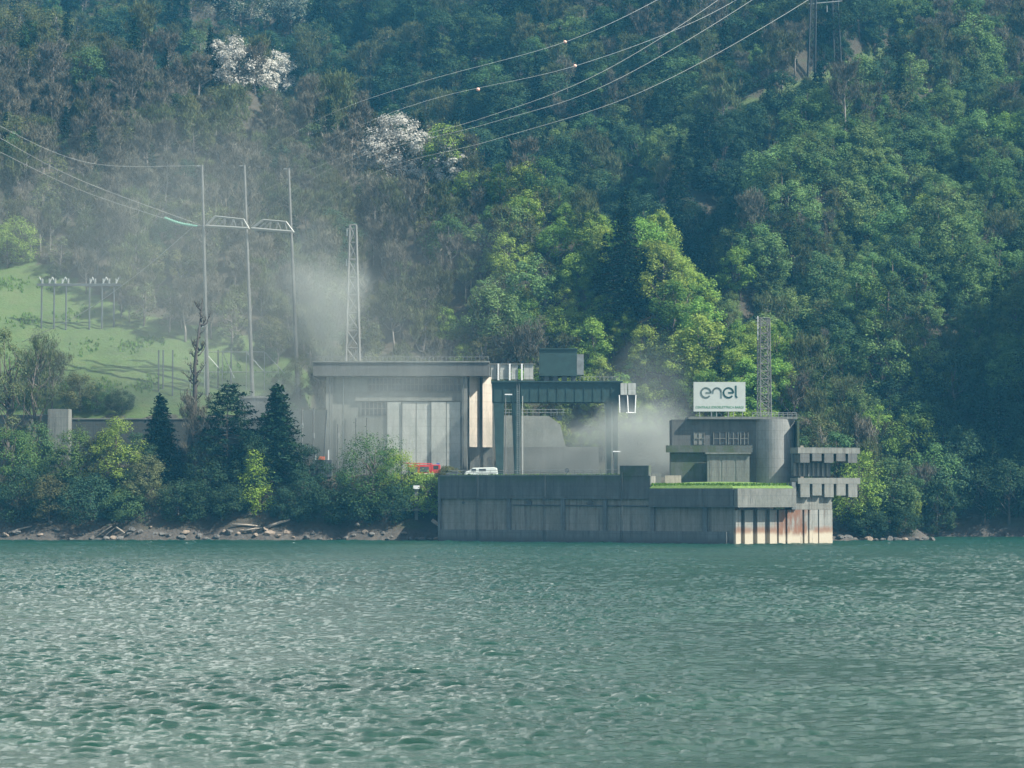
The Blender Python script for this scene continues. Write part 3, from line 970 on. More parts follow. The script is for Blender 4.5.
# as many trees to the square metre of slope on the steep flanks as elsewhere
gxx = (H(cand[:, 0] + 3, cand[:, 1]) - H(cand[:, 0] - 3, cand[:, 1])) / 6
gyy = (H(cand[:, 0], cand[:, 1] + 3) - H(cand[:, 0], cand[:, 1] - 3)) / 6
more = np.sqrt(1 + gxx ** 2 + gyy ** 2) / 1.22 - 1
more = more * 2.2
ex = [cand[rng.uniform(size=len(cand)) < more - k] + 0 for k in range(4)]
ex = np.concatenate(ex)
cand = np.concatenate([cand, ex + rng.uniform(-3, 3, ex.shape)])
cz = H(cand[:, 0], cand[:, 1])
cpx, cpy = proj(cand[:, 0], cand[:, 1], cz)
isf = HF(cand[:, 0], cand[:, 1]) >= HB(cand[:, 0], cand[:, 1]) - 0.5
mead = inside(MEADOW, cpx, cpy) & (cand[:, 1] < 800) & isf
woods = []
for i, (x, y) in enumerate(cand):
    z, px, py, f = cz[i], cpx[i], cpy[i], isf[i]
    if z < 2.2 or px < -170 or px > 1200 or py < -110:
        continue
    fy = np.interp(x, _fx, _fy)
    if f and y < fy + 3 and x < 66:
        continue
    if mead[i]:
        continue
    if f and x < -30 and y < 712:
        continue
    ld = ledge_dist(px, py)
    s = float(np.clip(rng.lognormal(0.06, 0.24), 0.6, 1.7))
    if not f and 725 < px < 900:
        if -4 < ld < 5:
            continue
        if 5 <= ld < 34:
            s *= 0.42
    if rng.uniform() < 0.03:
        continue
    pc = py - 20
    u = rng.uniform()
    nz = float(sines(x, y, 77, 55, 5))
    if f:
        if px < 440:
            if pc < 70 and px < 130 and u < 0.35:
                k = 'dull'
            elif pc > 270:
                k = 'bare' if u < 0.4 else 'bud' if u < 0.75 else 'dull' if u < 0.92 else 'dark'
            else:
                k = 'bare' if u < 0.46 else 'bud' if u < 0.72 else 'dull' if u < 0.88 else 'conifer' if u < 0.93 else 'dark' if u < 0.97 else 'mid'
        elif px < 560:
            k = 'dull' if u < 0.24 else 'fresh' if u < 0.46 else 'bud' if u < 0.60 else 'bright' if u < 0.92 else 'bare'
            if nz > 0.5 and u < 0.6:
                k = 'bright'
        elif px < 790:
            k = 'bright' if u < 0.84 else 'fresh' if u < 0.92 else 'mid' if u < 0.94 else 'dull' if u < 0.92 else 'bud'
        else:
            k = 'mid' if u < 0.38 else 'dull' if u < 0.6 else 'bud' if u < 0.78 else 'bright' if u < 0.94 else 'bare'
    else:
        if px < 560:
            k = 'dark' if u < 0.4 else 'mid' if u < 0.62 else 'bud' if u < 0.8 else 'conifer' if u < 0.9 else 'dull'
        elif py < 150 and nz > 0.1:
            k = 'bare' if u < 0.35 else 'bud' if u < 0.6 else 'mid' if u < 0.85 else 'dark'
        else:
            k = 'fresh' if u < 0.50 else 'mid' if u < 0.70 else 'dark' if u < 0.78 else 'dull' if u < 0.84 else 'bright' if u < 0.90 else 'conifer' if u < 0.93 else 'bud'
            if nz > 0.9 and u < 0.25:
                k = 'bare'
            if k == 'fresh':
                s *= 1.12
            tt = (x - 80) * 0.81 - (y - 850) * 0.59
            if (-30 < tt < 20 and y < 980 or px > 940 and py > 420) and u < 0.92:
                k = 'conifer' if u < 0.2 else 'dark'  # ravine and cove shade put into the leaf colour by darker kinds
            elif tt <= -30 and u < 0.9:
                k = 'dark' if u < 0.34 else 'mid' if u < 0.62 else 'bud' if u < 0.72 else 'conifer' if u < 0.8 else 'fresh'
    if any(y < o_[4] and abs(px - o_[0]) < o_[2] * 1.05 and o_[1] - o_[3] - 4 < py - 40 * s * 900 / y * KH[k] / 12 * 0.9 < o_[1] + o_[3] * 0.5 for o_ in STAND):
        s *= 0.42
    woods.append([x, y, float(z), px, py, s, k, int(rng.integers(0, 100)), rng.uniform(0, 6.28), f])

# which of them show largest: a coarse front-to-back coverage count in quarter pixels
GW, GH = 256, 192
occ = np.zeros((GH, GW), bool)
gx, gy = np.meshgrid(np.arange(GW) * 4 + 2, np.arange(GH) * 4 + 2)
for (a, b, c, d) in ((313, 361, 500, 480), (495, 380, 620, 403), (540, 349, 586, 381), (440, 474, 832, 543), (670, 418, 797, 487), (694, 382, 746, 411), (800, 448, 858, 497), (0, 410, 240, 540), (500, 410, 600, 475), (600, 400, 680, 475)):
    occ |= (gx >= a) & (gx <= c) & (gy >= b) & (gy <= d)
occ |= (gy > 536)
items = [(o[4], o, None) for o in OCC] + [(w_[1], None, w_) for w_ in woods]
items.sort(key=lambda t: t[0])
for d, o, w_ in items:
    if o is not None:
        cx, cy, rx, ry = o[0], o[1], o[2], o[3]
    else:
        k = w_[6]
        hh, ww = KH[k] * w_[5] * F / d, KW[k] * w_[5] * F / d
        cx, cy, rx, ry = w_[3], w_[4] - hh * 0.58, ww * 0.5, hh * 0.45
    m = ((gx - cx) / rx) ** 2 + ((gy - cy) / ry) ** 2 < 1
    vis = int((m & ~occ).sum())
    if w_ is not None:
        w_.append(vis)
        w_.append(vis / max(1, m.sum()))
        w_.append((cx, cy))
    occ |= m

keep = [w_ for w_ in woods if w_[10] > 0 and w_[11] > 0.10 or w_[3] < 0 or w_[3] > 1024 or w_[4] < 10 or rng.uniform() < 0.6]
order = sorted([w_ for w_ in keep if w_[10] > 3 and 0 < w_[12][0] < 1024 and w_[12][1] > 4], key=lambda w_: -w_[10])
single = order[:245]
sid = {id(w_) for w_ in single}
rest = [w_ for w_ in keep if id(w_) not in sid]

PLACES = [
    (60, 60, 'in the top left corner'), (150, 90, 'on the slope left of the crest blossom pair'), (330, 95, 'on the crest right of the blossom pair'),
    (60, 150, 'just above the left cables'), (60, 220, 'just below the left cables'), (200, 130, 'above the portal masts'), (270, 140, 'between the tallest masts and the crest blossom'),
    (130, 300, 'behind the switch gantry'), (240, 280, 'behind the portal masts'), (320, 190, 'left of the large blossoming tree'), (320, 300, 'behind the smoke veil left of the lattice tower'),
    (400, 230, 'below the large blossoming tree'), (390, 320, 'above the hall roof near the lattice tower'), (450, 270, 'on the slope above the right half of the hall roof'), (470, 200, 'below the small blossoming tree'),
    (470, 340, 'right above the right end of the hall roof'), (430, 100, 'around the lower ends of the earth wires'), (520, 180, 'on the ridge below the lowest overhead cable'), (540, 250, 'on the spur left of the tall conifer'),
    (540, 320, 'above the crane trolley'), (600, 180, 'on the ridge left of the tall conifer top'), (600, 340, 'above the right end of the crane beam'), (660, 230, 'on the ridge right of the tall conifer'),
    (660, 300, 'on the spur right of the tall conifer'), (650, 370, 'between the crane cabin and the sign'), (720, 280, 'on the ridge above the company sign'), (720, 350, 'just above the company sign'),
    (770, 300, 'around the top of the roof mast'), (800, 370, 'right of the roof mast'), (820, 430, 'right of the round tower'), (860, 420, 'above the comb beams'),
    (890, 470, 'near the tip of the spur'), (720, 210, 'in the ravine above the spur ridge'), (780, 230, 'on the lower side of the ravine'), (640, 150, 'on the far hill beyond the spur ridge'),
    (560, 90, 'on the far hill behind the overhead cables'), (680, 100, 'on the far hill right of the overhead cables'), (500, 30, 'at the top edge left of the cables'), (760, 60, 'left of the far lattice tower'),
    (880, 60, 'right of the far lattice tower'), (820, 130, 'below the far lattice tower'), (960, 60, 'in the top right corner'), (900, 160, 'on the right hill below the ravine top'),
    (970, 160, 'at the right edge in the upper third'), (850, 220, 'in the middle of the right hill'), (950, 230, 'at the right edge a third of the way down'), (840, 290, 'on the right hill above the comb beams'),
    (900, 300, 'on the lower right hill'), (980, 310, 'at the right edge halfway down'), (930, 370, 'on the last lit slope above the dark cove'), (1000, 380, 'at the right edge above the dark cove'),
    (970, 450, 'in the dark cove'), (900, 400, 'above the tip of the spur'), (60, 330, 'at the left end of the meadow'),
]
ORD = ['first', 'second', 'third', 'fourth', 'fifth', 'sixth', 'seventh', 'eighth', 'ninth', 'tenth', 'eleventh', 'twelfth', 'thirteenth', 'fourteenth', 'fifteenth']
NUM = ['no', 'one', 'two', 'three', 'four', 'five', 'six', 'seven', 'eight', 'nine', 'ten', 'eleven', 'twelve', 'thirteen', 'fourteen', 'fifteen']
cells = {}
for w_ in single:
    cx, cy = w_[12]
    pl = min(PLACES, key=lambda p: (p[0] - cx) ** 2 + ((p[1] - cy) * 1.1) ** 2)[2]
    cells.setdefault((PHRASE[w_[6]], pl), []).append(w_)
for (ph, pl), ws in cells.items():
    ws.sort(key=lambda w_: w_[12][0])
    for i, w_ in enumerate(ws):
        n = len(ws)
        if n == 1:
            lab = f'{ph} {pl}'
        elif i == 0:
            lab = f'leftmost {ph} {pl}'
        elif i == n - 1:
            lab = f'rightmost {ph} {pl}'
        elif n == 3:
            lab = f'middle {ph} {pl}'
        else:
            lab = f'{ORD[i]} {ph} from left {pl}'
        k = w_[6]
        pr = KIND[k][w_[7] % len(KIND[k])]
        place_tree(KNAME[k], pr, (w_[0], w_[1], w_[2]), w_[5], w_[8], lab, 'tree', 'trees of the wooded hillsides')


def woods_mass(items):
    """the rest of the woods, one object: an instance of a tree model on each point"""
    kinds = sorted(KIND)
    protos, base = [], {}
    pc = bpy.data.collections.new('wood_models')
    for k in kinds:
        base[k] = len(protos)
        for j, (tm, cm) in enumerate(KIND[k]):
            nv, nc = len(tm.vertices), len(cm.vertices)
            a = np.empty(nv * 3, np.float32); tm.vertices.foreach_get('co', a)
            b = np.empty(nc * 3, np.float32); cm.vertices.foreach_get('co', b)
            fa = [tuple(p.vertices) for p in tm.polygons]
            fb = [tuple(v + nv for v in p.vertices) for p in cm.polygons]
            me = bpy.data.meshes.new('wood_model')
            me.from_pydata(np.concatenate([a, b]).reshape(-1, 3).tolist(), [], fa + fb)
            me.materials.append(tm.materials[0])
            me.materials.append(cm.materials[0])
            me.polygons.foreach_set('material_index', [0] * len(fa) + [1] * len(fb))
            me.update()
            o = bpy.data.objects.new('wood_model_%03d' % len(protos), me)
            pc.objects.link(o)
            protos.append(o)
    n = len(items)
    me = bpy.data.meshes.new('woods')
    me.vertices.add(n)
    me.vertices.foreach_set('co', np.array([w_[:3] for w_ in items], np.float32).reshape(-1))
    for nm, ty, vals in (('model', 'INT', [base[w_[6]] + w_[7] % len(KIND[w_[6]]) for w_ in items]), ('size', 'FLOAT', [w_[5] for w_ in items]), ('turn', 'FLOAT', [w_[8] for w_ in items])):
        a = me.attributes.new(nm, ty, 'POINT')
        a.data.foreach_set('value', vals)
    me.update()
    o = bpy.data.objects.new('woods', me)
    COL.objects.link(o)
    tag(o, 'mixed spring woods covering the far and upper hillsides', 'woods', kind='stuff')
    ng = bpy.data.node_groups.new('woods', 'GeometryNodeTree')
    ng.interface.new_socket('Geometry', in_out='INPUT', socket_type='NodeSocketGeometry')
    ng.interface.new_socket('Geometry', in_out='OUTPUT', socket_type='NodeSocketGeometry')
    gi, go = ng.nodes.new('NodeGroupInput'), ng.nodes.new('NodeGroupOutput')
    iop = ng.nodes.new('GeometryNodeInstanceOnPoints')
    ci = ng.nodes.new('GeometryNodeCollectionInfo')
    ci.inputs['Collection'].default_value = pc
    ci.inputs['Separate Children'].default_value = True
    ci.inputs['Reset Children'].default_value = True

    def attr(nm, ty):
        a = ng.nodes.new('GeometryNodeInputNamedAttribute')
        a.data_type = ty
        a.inputs['Name'].default_value = nm
        return a.outputs['Attribute']
    iop.inputs['Pick Instance'].default_value = True
    ng.links.new(gi.outputs[0], iop.inputs['Points'])
    ng.links.new(ci.outputs[0], iop.inputs['Instance'])
    ng.links.new(attr('model', 'INT'), iop.inputs['Instance Index'])
    cx = ng.nodes.new('ShaderNodeCombineXYZ')
    ng.links.new(attr('turn', 'FLOAT'), cx.inputs[2])
    ng.links.new(cx.outputs[0], iop.inputs['Rotation'])
    ng.links.new(attr('size', 'FLOAT'), iop.inputs['Scale'])
    ng.links.new(iop.outputs[0], go.inputs[0])
    md = o.modifiers.new('woods', 'NODES')
    md.node_group = ng


# young growth and scrub under the trees
for gx_, gy_ in cand[rng.permutation(len(cand))[:2600]] + rng.uniform(-3.4, 3.4, (2600, 2)):
    z_ = float(H(gx_, gy_))
    px_, py_ = proj(gx_, gy_, z_)
    fr_ = HF(gx_, gy_) >= HB(gx_, gy_) - 0.5
    if z_ < 3 or not (-120 < px_ < 1150) or py_ < -100 or (fr_ and gx_ < 66 and gy_ < np.interp(gx_, _fx, _fy) + 6):
        continue
    if fr_ and gy_ < 800 and gx_ < -30 and inside(MEADOW, np.array([px_]), np.array([py_ - 4]))[0]:
        continue
    if not fr_ and 725 < px_ < 900 and -6 < ledge_dist(px_, py_) < 7:
        continue
    rest.append([gx_, gy_, z_ - 0.6, px_, py_, rng.uniform(0.25, 0.5), ['dark', 'mid', 'dull', 'bud'][int(rng.integers(0, 4))], int(rng.integers(0, 100)), rng.uniform(0, 6.28)])
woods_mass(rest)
print('TREES', len(woods), len(keep), len(single), len(rest), 'smallest single', single[-1][10])


# ------------------------------------------------------------------ the lake walls
def px_x(px, Y):
    return (px - 512) / F * Y


def px_z(py, Y):
    return at(512, py, Y).z


QA, QC = Vector((-19.0, 634.0, 0)), Vector((55.75, 600.0, 0))     # quay wall, left end and corner
QR = Vector((81.5, 611.0, 0))                                      # right end of the intake wall
D1, D2 = (QC - QA).normalized(), (QR - QC).normalized()
L1, L2 = (QC - QA).length, (QR - QC).length
N1, N2 = Vector((D1.y, -D1.x, 0)), Vector((D2.y, -D2.x, 0))


def along(px, A=QA, D=D1):
    """distance along a wall line at which the sight line of column px meets it"""
    u = (px - 512) / F
    # A.x + D.x t = u (A.y + D.y t)
    return (u * A.y - A.x) / (D.x - u * D.y)


a648 = along(650)
TOP = 17.1
g = 'concrete walls rising from the lake'
q = thing('quay_wall', tuple(QA), 'long dark grey concrete quay wall rising from the lake below the yard', 'wall', g)
MB().obox(QA, D1, 0, a648, -6.0, -0.9, -6, TOP - 0.05).build('wall', M['conc_mid'], q)
MB().obox(QA, D1, 0.1, L1 - 2.2, -0.9, 0.5, -6, 3.1).build('footing', M['conc_dark'], q)
MB().obox(QA, D1, 0, a648 - 0.02, -0.85, 0.0, 11.2, TOP).build('parapet', M['conc_fascia'], q)
MB().obox(QA, D1, a648 - 8.2, a648 - 0.3, -1.4, 0.25, TOP + 0.02, TOP + 2.6).build('raised_parapet', M['conc_fascia'], q)
MB().obox(QA, D1, -0.3, a648 - 8.3, -0.5, 0.2, TOP + 0.01, TOP + 0.35).build('coping', M['conc'], q)
for p in (508, 562, 604):
    MB().obox(QA, D1, along(p) - 0.55, along(p) + 0.55, -0.86, -0.25, 3.12, 11.18).build('rib', M['conc_dark'], q)
for p in (528, 589, 462):
    c = QA + D1 * along(p) + Vector((0, 0, px_z(503, 618)))
    n = N1
    t = MB()
    ring = [c + n * -1.4, c + n * -0.45]
    t.tube([c - n * 0.95, c - n * 0.62], 0.75 if p != 462 else 0.35, 14)
    t.build('drain_pipe', M['steel_dark'], q)
MB().obox(QA, D1, -0.6, 0.0, -12, 0.05, -6, TOP - 0.1).build('end_pier', M['conc_dark'], q)

# fittings on the quay wall: ladders, a pipe run, overflow stains' outlets
for p_ in (478, 545, 622):
    a_ = along(p_)
    m_ = MB()
    for s_ in (-0.25, 0.25):
        c0 = QA + D1 * (a_ + s_) + N1 * 0.62
        m_.bar((c0.x, c0.y, 0.2), (c0.x, c0.y, TOP + 1.0), 0.06)
    for k in range(42):
        c0, c1 = QA + D1 * (a_ - 0.25) + N1 * 0.62, QA + D1 * (a_ + 0.25) + N1 * 0.62
        m_.bar((c0.x, c0.y, 0.4 + k * 0.4), (c1.x, c1.y, 0.4 + k * 0.4), 0.035)
    m_.build('ladder', M['steel_dark'], q)
m_ = MB()
c0, c1 = QA + D1 * along(512) + N1 * -0.55, QA + D1 * (a648 - 1) + N1 * -0.55
m_.tube([(c0.x, c0.y, 9.6), (c1.x, c1.y, 9.4)], 0.16, 8)
m_.build('pipe', M['steel_dark'], q)

# main yard fill behind the wall
yp = [tuple((QA + D1 * 0.2 - N1 * 5.9).xy), tuple((QA + D1 * a648 - N1 * 5.9).xy), (36, 668), (66, 668), (66, 700), (-62, 700), (-62, 666), (-20, 664)]
y_ = MB().prism(yp, 12, 17.0).build('yard', M['conc'], None)
tag(y_, 'concrete yard of the plant behind the quay wall', 'yard', kind='structure')

# terrace with the lawn, cantilevered over the lower wall
te = thing('terrace_wall', tuple(QA + D1 * a648), 'low lake wall under the lawn terrace, its slab jutting out over the water', 'wall', g)
TZ = 13.9
a0 = a648 + 0.05
MB().obox(QA, D1, a0, L1 - 0.4, -5, -0.9, -6, 9.2).build('wall', M['conc_mid'], te)
for i, (s, e) in enumerate(((a0, along(704)), (along(704) + 0.25, L1 - 1.0))):
    MB().obox(QA, D1, s, e, -3, 1.0, 9.2, TZ).build('fascia_panel', M['conc_fascia'], te)
MB().obox(QA, D1, along(704) - 0.6, along(704) + 0.6, -0.9, -0.2, 3.12, 9.15).build('rib', M['conc_dark'], te)
MB().obox(QA, D1, along(650), along(650) + 1.0, -0.9, -0.1, 3.12, 9.15).build('rib', M['conc_dark'], te)

iw = thing('intake_wall', tuple(QC), 'pale bleached and rust stained concrete wall with deep slots, facing the sun', 'wall', g)
b = lambda px: along(px, QC, D2)
MB().obox(QC, D2, 0.0, L2, -5, -1.5, -6, 8.6).build('wall', M['conc_tide'], iw)
edges = (735.5, 740.5, 744.5, 752.5, 757, 764.5, 769.5, 776.5, 778.5, 785, 787, 802, 804, 807.5, 809, 817.5, 818.7, 832)
for s, e in zip(edges[::2], edges[1::2]):
    MB().obox(QC, D2, max(0, b(s)), min(L2, b(e)), -1.5, 0, -6, 8.5).build('pilaster', M['conc_tide'], iw)
MB().obox(QC, D2, b(794), L2 - 0.05, -4, -0.12, 8.55, 13.2).build('upper_wall', M['conc_mid'], iw)
MB().obox(QC, D2, -0.6, b(791), -3, 2.4, 9.2, TZ - 0.02).build('fascia_panel', M['conc'], iw)
MB().obox(QC, D2, b(790.5), b(795), -3.2, 0.5, 8.6, 15.5).build('pier', M['conc_dark'], iw)

# lawn on the terrace: a shallow mound
P1, P2, P3 = QA + D1 * a0, QC + D1 * -0.6, QC + D2 * b(791)
lawn = MB()
poly = [(P1 + N1 * 0.7), (P2 + N1 * 0.7 + N2 * 0.4), (P3 + N2 * 1.2), Vector((P3.x - 3, 628, 0)), Vector((P1.x + 3, 634, 0))]
cen = sum(poly, Vector()) / len(poly)
ringz = [(1.0, TZ + 0.02), (0.97, TZ + 0.6), (0.72, TZ + 1.25), (0.4, TZ + 1.6), (0.05, TZ + 1.7)]
vs, fs = [], []
for k, z in ringz:
    for p in poly:
        w_ = cen + (p - cen) * k
        vs.append((w_.x, w_.y, z))
n = len(poly)
for i in range(len(ringz) - 1):
    for j in range(n):
        fs.append((i * n + j, i * n + (j + 1) % n, (i + 1) * n + (j + 1) % n, (i + 1) * n + j))
fs.append(tuple((len(ringz) - 1) * n + j for j in range(n)))
lawn.add(vs, fs)
M['turf'] = plain('terrace_turf', (0.10, 0.17, 0.035), 0.95, var=0.3, scale=1.5)
lw = lawn.build('lawn', M['turf'], None)
tag(lw, 'bright green lawn on the terrace', 'lawn', kind='structure')
MB().prism([tuple(p.xy) for p in poly], 9.25, TZ - 0.05).build('terrace_fill', M['conc_dark'], te)

# grass growing along the lawn edge and along the coping: uncountable blades
r = np.random.default_rng(3)
B = []
for A, D, Nn, s, e, z, n_ in ((QA, D1, N1, a0, L1 - 1, TZ, 1500), (QC, D2, N2, -0.5, b(790), TZ, 900), (QA, D1, N1, 2, a648 - 9, TZ and TOP, 1100)):
    tt = r.uniform(s, e, n_)
    off = -r.uniform(0.0, 3.0, n_) if z == TZ else -r.uniform(0.9, 3.2, n_)
    base = np.stack([A.x + D.x * tt + Nn.x * off, A.y + D.y * tt + Nn.y * off, np.full(n_, z) + (0.15 if z == TZ else -0.1)], 1)
    hgt = r.uniform(0.35, 1.0, n_) * (1.0 if z == TZ else 0.75)
    a = r.uniform(0, 6.28, n_)
    sd_ = np.stack([np.cos(a), np.sin(a), 0 * a], 1) * r.uniform(0.08, 0.22, (n_, 1))
    tip = base + np.stack([r.normal(size=n_) * 0.18, r.normal(size=n_) * 0.18, hgt + (0.35 if z == TZ else 0)], 1)
    B.append(np.stack([base - sd_, base + sd_, tip + sd_ * 0.3, tip - sd_ * 0.3], 1))
n_ = 60000
mx, my = r.uniform(-215, -58, n_), r.uniform(685, 770, n_)
mz = H(mx, my)
qx, qy = proj(mx, my, mz)
ok = inside(MEADOW, qx, qy) & (HF(mx, my) >= HB(mx, my)) & (sines(mx, my, 91, 14) + 0.6 * sines(mx, my, 92, 4) > 1.0)
base = np.stack([mx, my, mz - 0.1], 1)[ok]
n_ = len(base)
a = r.uniform(0, 6.28, n_)
sd_ = np.stack([np.cos(a), np.sin(a), 0 * a], 1) * r.uniform(0.15, 0.4, (n_, 1))
tip = base + np.stack([r.normal(size=n_) * 0.2, r.normal(size=n_) * 0.2, r.uniform(0.35, 1.0, n_)], 1)
B.append(np.stack([base - sd_, base + sd_, tip + sd_ * 0.3, tip - sd_ * 0.3], 1))
gm = quads_mesh('grass', np.concatenate(B), [M['grass']])
go_ = bpy.data.objects.new('grass', gm)
COL.objects.link(go_)
tag(go_, 'tufts of green grass on the meadow and along the wall tops', 'grass', kind='stuff')

# ------------------------------------------------------------------ comb beams right of the tower
for zt, zb, px0, px1, lab in ((px_z(448, 616), px_z(463, 616), 797.5, 858, 'upper concrete comb beam with hanging teeth, jutting out right of the round tower'),
                              (px_z(478, 616), px_z(497, 616), 797.5, 858, 'lower concrete comb beam with pale square teeth, jutting out above the intake wall')):
    o = QC + D2 * b(796)
    s0, s1 = 0.0, b(px1) - b(796)
    cb = thing('comb_beam', (o.x, o.y, zb), lab, 'beam', 'concrete comb beams beside the round tower')
    MB().obox(o, D2, s0, s1, -3.0, 0.95, zt - 1.5, zt).build('beam', M['conc'] if zt > 20 else M['conc_pale'], cb)
    nt_ = 5
    for k in range(nt_):
        u0 = s0 + 0.7 + k * (s1 - s0 - 0.7) / nt_
        u1 = u0 + (s1 - s0) / nt_ * 0.74
        MB().obox(o, D2, u0, u1, -2.6, 0.9, zb + 0.4 * (k % 2), zt - 1.505).build('tooth', M['conc_pale'] if zt < 20 else M['conc_roof'], cb)
    MB().obox(o, D2, s0 + 0.2, s1 * 0.62, -2.8, -2.2, zb - 3.5, zt - 1.3).build('slatted_panel', M['conc_dark'], cb)
    for k in range(8):
        u0 = s0 + 0.4 + k * (s1 * 0.6) / 8
        MB().obox(o, D2, u0, u0 + 0.5, -2.15, -1.8, zb - 3.4, zb - 0.05).build('slat', M['conc'], cb)

# ------------------------------------------------------------------ intake building with the round tower
YB = 622.0
ib = thing('intake_building', (px_x(735, YB), YB, 14), 'flat roofed concrete intake building with a round tower on the grassy terrace', 'building')
X = lambda p, Y=YB: px_x(p, Y)
Z = lambda p, Y=YB: px_z(p, Y)
MB().box(X(672), X(760), YB, YB + 10, 13, Z(419.5)).build('wall', M['conc_roof'], ib)
MB().box(X(688), X(797), YB - 1.3, YB + 11, Z(419.3), Z(416.8)).build('roof_slab', M['conc'], ib)
tw = MB()
cx, rx = X(774), (X(796) - X(751.5)) / 2
tw.prism([(cx + rx * math.cos(a) * 1.0, YB + 3.2 + rx * math.sin(a) * 0.95) for a in np.linspace(0, 2 * math.pi, 49)[:-1]], 12.5, Z(419.4))
M['conc_tower'] = concrete('tower_concrete', (0.25, 0.26, 0.25), dark=0.62)
tow = tw.build('tower', M['conc_tower'], ib, smooth=False)
MB().box(X(796), X(798), YB - 3, YB + 6, 13.2, Z(421)).build('fin', M['conc_fascia'], ib)
MB().box(X(798.2), X(801.2), YB - 5.0, YB + 2, 9.5, Z(446)).build('pier', M['cream'], ib)
MB().box(X(666, YB - 1), X(752, YB - 1), YB - 2.4, YB - 0.02, Z(452.5), Z(445.5)).build('canopy', M['conc_fascia'], ib)
MB().box(X(670), X(706), YB - 1.6, YB - 0.03, 13, Z(452.7)).build('low_wall', M['conc_fascia'], ib)
MB().box(X(707, YB - 4), X(749, YB - 4), YB - 5, YB - 2.6, 13.2, Z(454.3)).build('gate_block', M['conc_hall'], ib)
MB().box(X(705, YB - 4), X(750.5, YB - 4), YB - 5.6, YB - 2.45, Z(454.25), Z(452.8)).build('ledge', M['conc_pale'], ib)
for p0, p1 in ((709.5, 720), (722, 734), (736, 747.5)):
    MB().box(X(p0, YB - 5), X(p1, YB - 5), YB - 5.08, YB - 4.9, 14.2, Z(457)).build('gate_panel', M['conc'], ib)
for p0, p1 in ((694, 704), (713.5, 726), (728.5, 738), (740.5, 748)):
    wn = MB().box(X(p0), X(p1), YB - 0.12, YB + 0.3, Z(444.6), Z(432.5)).build('window', M['glass'] if p0 > 700 else M['conc'], ib)
    fr = MB()
    for q0 in (p0 - 0.3, (p0 + p1) / 2 - 0.3, p1 - 0.3):
        fr.box(X(q0), X(q0 + 0.7), YB - 0.3, YB - 0.13, Z(444.6), Z(432.5))
    fr.box(X(p0), X(p1), YB - 0.28, YB - 0.125, Z(438.8), Z(438.2))
    fr.build('frame', M['conc_pale'], wn)
rl = MB()
for p in np.arange(752, 797, 4.4):
    rl.bar((X(p), YB - 1, Z(416.8)), (X(p), YB - 1, Z(413)), 0.06)
rl.bar((X(752), YB - 1, Z(413)), (X(796.5), YB - 1, Z(413)), 0.07)
rl.bar((X(752), YB - 1, Z(414.8)), (X(796.5), YB - 1, Z(414.8)), 0.05)
rl.build('roof_railing', M['steel'], ib)

# company sign on the roof
sg = thing('company_sign', (X(720), YB + 1, Z(416.8)), 'big white company sign with dark teal letters on the roof of the intake building', 'sign')
ys_ = YB + 1
MB().box(X(694), X(746), ys_, ys_ + 0.25, Z(411.3), Z(381.8)).build('board', M['board'], sg)
for p in (700, 712, 717, 729, 734, 743):
    MB().bar((X(p), ys_ + 0.15, Z(416.8)), (X(p), ys_ + 0.15, Z(411.2)), 0.11).build('leg', M['steel'], sg)
for p in (712, 729):
    MB().bar((X(p), ys_ + 2.6, Z(416.8)), (X(p), ys_ + 0.3, Z(398)), 0.09).build('brace', M['steel'], sg)
arc = lambda cx_, cy_, r_, a0_, a1_, k=20: [(X(cx_ + r_ * math.cos(R(a0_ + (a1_ - a0_) * i / k))), Z(cy_ - r_ * math.sin(R(a0_ + (a1_ - a0_) * i / k)))) for i in range(k + 1)]
lw_ = 0.42


def letters(strokes, mat):
    m_ = MB()
    for st in strokes:
        m_.ribbon(st, lw_, ys_ - 0.06, ys_ - 0.012)
    m_.build('letter', mat, sg)


letters([arc(706.4, 392.6, 4.9, 0, 320), [(X(706.4), Z(392.6)), (X(711.2), Z(392.6))]], M['grey_letter'])
letters([arc(717.5, 392.0, 4.2, 175, 0, 14) + [(X(721.7), Z(397.8))], [(X(713.3), Z(391.8)), (X(713.3), Z(393.2))]], M['grey_letter'])
letters([arc(729.0, 392.6, 4.9, 0, 320), [(X(729.0), Z(392.6)), (X(733.8), Z(392.6))]], M['teal_letter'])
letters([[(X(736.4), Z(385.6)), (X(736.4), Z(396.0)), (X(737.6), Z(397.6))]], M['teal_letter'])
fc = bpy.data.curves.new('caption', 'FONT')
fc.body = 'CENTRALE IDROELETTRICA BARGI'
fc.size = 0.86
fc.align_x = 'CENTER'
fc.extrude = 0.01
cap = bpy.data.objects.new('caption', fc)
COL.objects.link(cap)
bpy.context.view_layer.update()
me = bpy.data.meshes.new_from_object(cap.evaluated_get(bpy.context.evaluated_depsgraph_get()))
bpy.data.objects.remove(cap)
cap = bpy.data.objects.new('caption', me)
wid = max(v.co.x for v in me.vertices) - min(v.co.x for v in me.vertices)
kx = (X(744) - X(696)) / wid
me.transform(Matrix.Diagonal((kx, 1.0, 1.0, 1)))
me.materials.clear()
me.materials.append(M['green_letter'])
COL.objects.link(cap)
cap.parent = sg
cap.rotation_euler = (R(90), 0, 0)
cap.location = (0, -0.03, Z(408.2) - Z(416.8))


